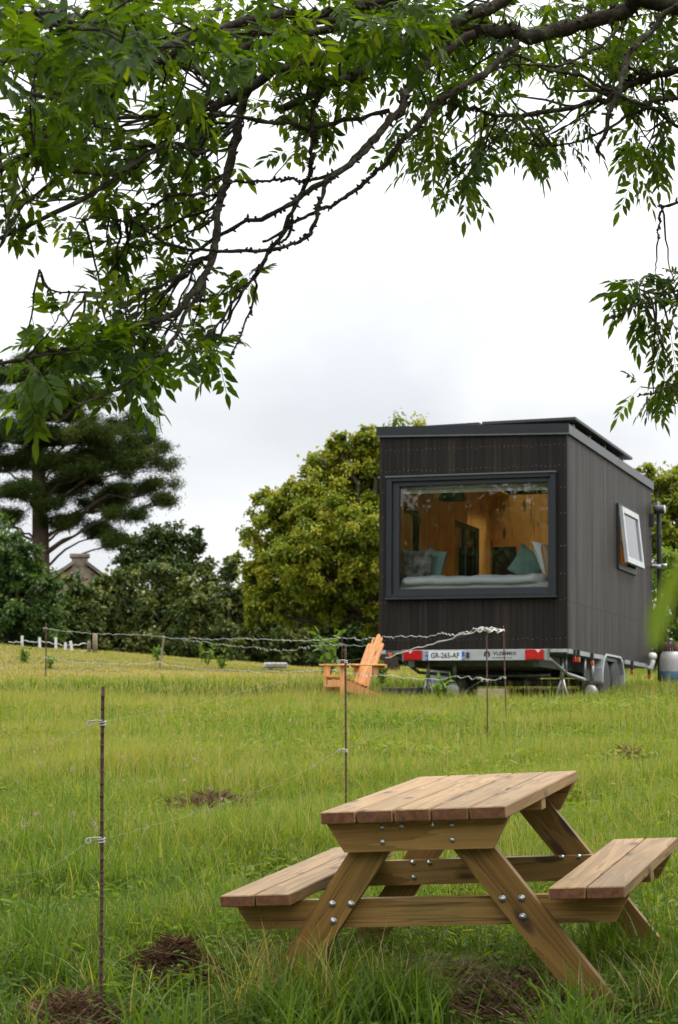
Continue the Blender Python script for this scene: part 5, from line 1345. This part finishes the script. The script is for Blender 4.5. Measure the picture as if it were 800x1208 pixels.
for (cx, cy_, rx, ry, n, y0, y1) in FOL:
    for _ in range(max(1, int(n * .62 + .5))):
        a, rr = rf_.uniform(0, 2 * PI), math.sqrt(rf_.random())
        px, py = cx + rx * rr * math.cos(a), cy_ - 14 + ry * rr * math.sin(a)
        Yt = rf_.uniform(y0, y1) + (.35 if cx < 430 else .1); e0 = at(px, py, Yt)
        dist = np.linalg.norm(skel - e0 - np.array([0, 0, .12]), axis=1)
        k = rf_.integers(0, 6); i = np.argsort(dist)[k * 3]
        twig(skel[i], e0, -.1, 4, .10 if cx < 430 else .30)
# canopy over and round the view, carried by more boughs
over = []
for i, (end, mid) in enumerate([((-3.2, 5.0, 3.6), (0, 7.0, 3.6)), ((-1.5, 2.5, 2.9), (.8, 5.5, 3.2)), ((1.2, 3.0, 2.6), (2.0, 5.8, 2.9)), ((-2.6, 8.6, 4.4), (.2, 8.2, 3.9)), ((3.2, 4.0, 3.4), (3.0, 6.2, 3.2)), ((.2, 10.8, 5.2), (1.6, 9.4, 4.2)), ((4.8, 11.5, 4.6), (3.8, 9.8, 3.7)), ((5.8, 7.0, 4.0), (4.4, 7.8, 3.4))]):
    q = spline([fork_pt, np.array(mid), np.array(end)], 14); rad = np.linspace(.085, .016, len(q))
    mb = MB(); knobbly(mb, q - ao, rad, 500 + i); mb.build('bough', M['bark'], ash); over.append(q)
over = np.concatenate(over)
cnt = 0
while cnt < 760:
    s0 = over[rf_.integers(8, len(over))]; e0 = s0 + rf_.normal(0, .75, 3) * np.array([1, 1, .6]) + np.array([0, 0, .12])
    if e0[1] < 1.2: continue
    py_ = 604 - F_PX * (e0 @ UP) / (e0 @ FW); px_ = 400 + F_PX * (e0 @ RT) / (e0 @ FW)
    if py_ > -90 and -80 < px_ < 880: continue
    twig(s0, e0, -.1, 5); cnt += 1
tag(tw.build('twigs', M['bark'], ash), kind='stuff')
LP, LD, LS, LH = map(np.array, (LP, LD, LS, LH)); LP = LP - ao; nL = len(LP); LO = np.array(LO)[:, None]
upv = unit(np.array([0, 0, 1.0]) + rf_.normal(0, .45, (nL, 3)))
sd = unit(np.cross(LD, upv)); nrm = unit(np.cross(sd, LD))
Vs, Qs, Rs = [], [], []; off = 0
RL = .135 * LS
def rach(t): return LP + LD * (RL * t)[:, None] + np.array([0, 0, -1.0]) * LO * (RL * .9 * t * t)[:, None]
def rdirn(t): return unit(LD + np.array([0, 0, -1.0]) * LO * (1.8 * t))
for kpair, t in enumerate((.34, .52, .69, .85)):
    for s_ in (-1, 1):
        D = unit(rdirn(t) * .62 + sd * s_ * .85 + np.array([0, 0, -.75]) * LO + rf_.normal(0, .17, (nL, 3)))
        ln = .056 * LS * (.82 + .25 * math.sin(PI * t)) * rf_.uniform(.85, 1.15, nL)
        V, Q = leaf_fan(rach(t) + sd * s_ * .003, D, unit(nrm + rf_.normal(0, .28, (nL, 3))), ln, ln * rf_.uniform(.33, .46, nL) * np.where(LO[:, 0] < .2, 1.1, .92), .22)
        Vs.append(V); Qs.append(Q + off); off += len(V); Rs.append(np.repeat(np.clip(LH + rf_.normal(0, .13, nL), 0, 1), 2))
ln = .062 * LS; V, Q = leaf_fan(rach(1.0), rdirn(1.0), unit(nrm + rf_.normal(0, .25, (nL, 3))), ln, ln * .36, .22)
Vs.append(V); Qs.append(Q + off); off += len(V); Rs.append(np.repeat(np.clip(LH + rf_.normal(0, .1, nL), 0, 1), 2))
# leaf stalks
T = np.linspace(0, 1, 6); VV = np.zeros((nL, 6, 2, 3), np.float32)
for i, t in enumerate(T):
    p_ = rach(t); VV[:, i, 0] = p_ - sd * .0011; VV[:, i, 1] = p_ + sd * .0011
b0_ = (np.arange(nL) * 12)[:, None, None]; q_ = np.array([[2*i, 2*i+1, 2*i+3, 2*i+2] for i in range(5)])[None]
Vs.append(VV.reshape(-1, 3)); Qs.append((b0_ + q_).reshape(-1, 4) + off); Rs.append(np.full(nL * 5, .55))
np_mesh('crown', np.concatenate(Vs), np.concatenate(Qs), M['ash'], np.concatenate(Rs), ash)

# tall blade close to the camera, arching in from the right
q = spline([(.30, 1.02, G(.30, 1.02) - .02), (.27, 1.02, -.9), (.225, 1.0, -.25), at(870, 590, 1.0), at(838, 622, 1.0), at(812, 655, 1.0), at(790, 692, 1.0), at(779, 727, 1.0), at(773, 765, 1.0)], 6)
k = len(q); t = np.linspace(0, 1, k); wd = .003 + .0045 * np.clip((t - .45) / .3, 0, 1) * np.clip((1 - t) / .12, .1, 1)
sdv = np.array([.82, .35, .35]); V = np.stack([q - sdv * wd[:, None], q + np.array([0, .002, .001]), q + sdv * wd[:, None]], 1)
Q = []
for i in range(k - 1):
    for j in (0, 1): Q.append((3*i+j, 3*i+j+1, 3*i+3+j+1, 3*i+3+j))
tag(np_mesh('reed_blade', V.reshape(-1, 3), np.array(Q), M['lush'], np.full(len(Q), .75), None, True), 'out of focus green blade arching in at the right edge close to the viewer', 'grass blade')

# trees behind the photographer: four for window reflections, two added to dim near grass
def backtree(x, y, h, label, seed):
    r = np.random.default_rng(seed); z = G(x, y); e = empty('broadleaf_tree', (x, y, z), label, 'tree', 'trees behind the viewer')
    tp = curve3((0, 0, -.1), (r.normal(0, .3), r.normal(0, .3), h * .85), 0, 12, .03, seed); MB().tube(tp, np.linspace(.3, .05, 12), 9).build('trunk', M['bark_dark'], e)
    cl = [(np.array([r.normal(0, h * .17), r.normal(0, h * .17), h * r.uniform(.25, .95)]), (h * .19,) * 3, 1) for _ in range(14)]
    mb = MB()
    for i, c in enumerate(cl): mb.tube(curve3(tp[4 + i % 6], c[0], .05, 7, .1, seed + i), np.linspace(.09, .02, 7), 6)
    mb.build('branches', M['bark_dark'], e); crown('crown', e, cl, 480, .24, M['green_leaf'], seed, (.2, .7), .26, 1.0)
for i, (x, y, h, lb) in enumerate(((-15.5, -1, 8.5, 'dense broadleaf tree left of the viewer, first of a row'), (-20, -7, 10, 'tall broadleaf tree left of the viewer, middle of a row'), (-12.5, -8, 9, 'broad tree behind the viewer at the left'), (-25, 2, 9, 'far broadleaf tree at the left end of a row'), (8.5, -5, 9.5, 'tall broadleaf tree behind the viewer at the right'), (-5, -10, 10, 'tallest broadleaf tree behind the viewer, left of centre'))):
    backtree(x, y, h, lb, 900 + i)
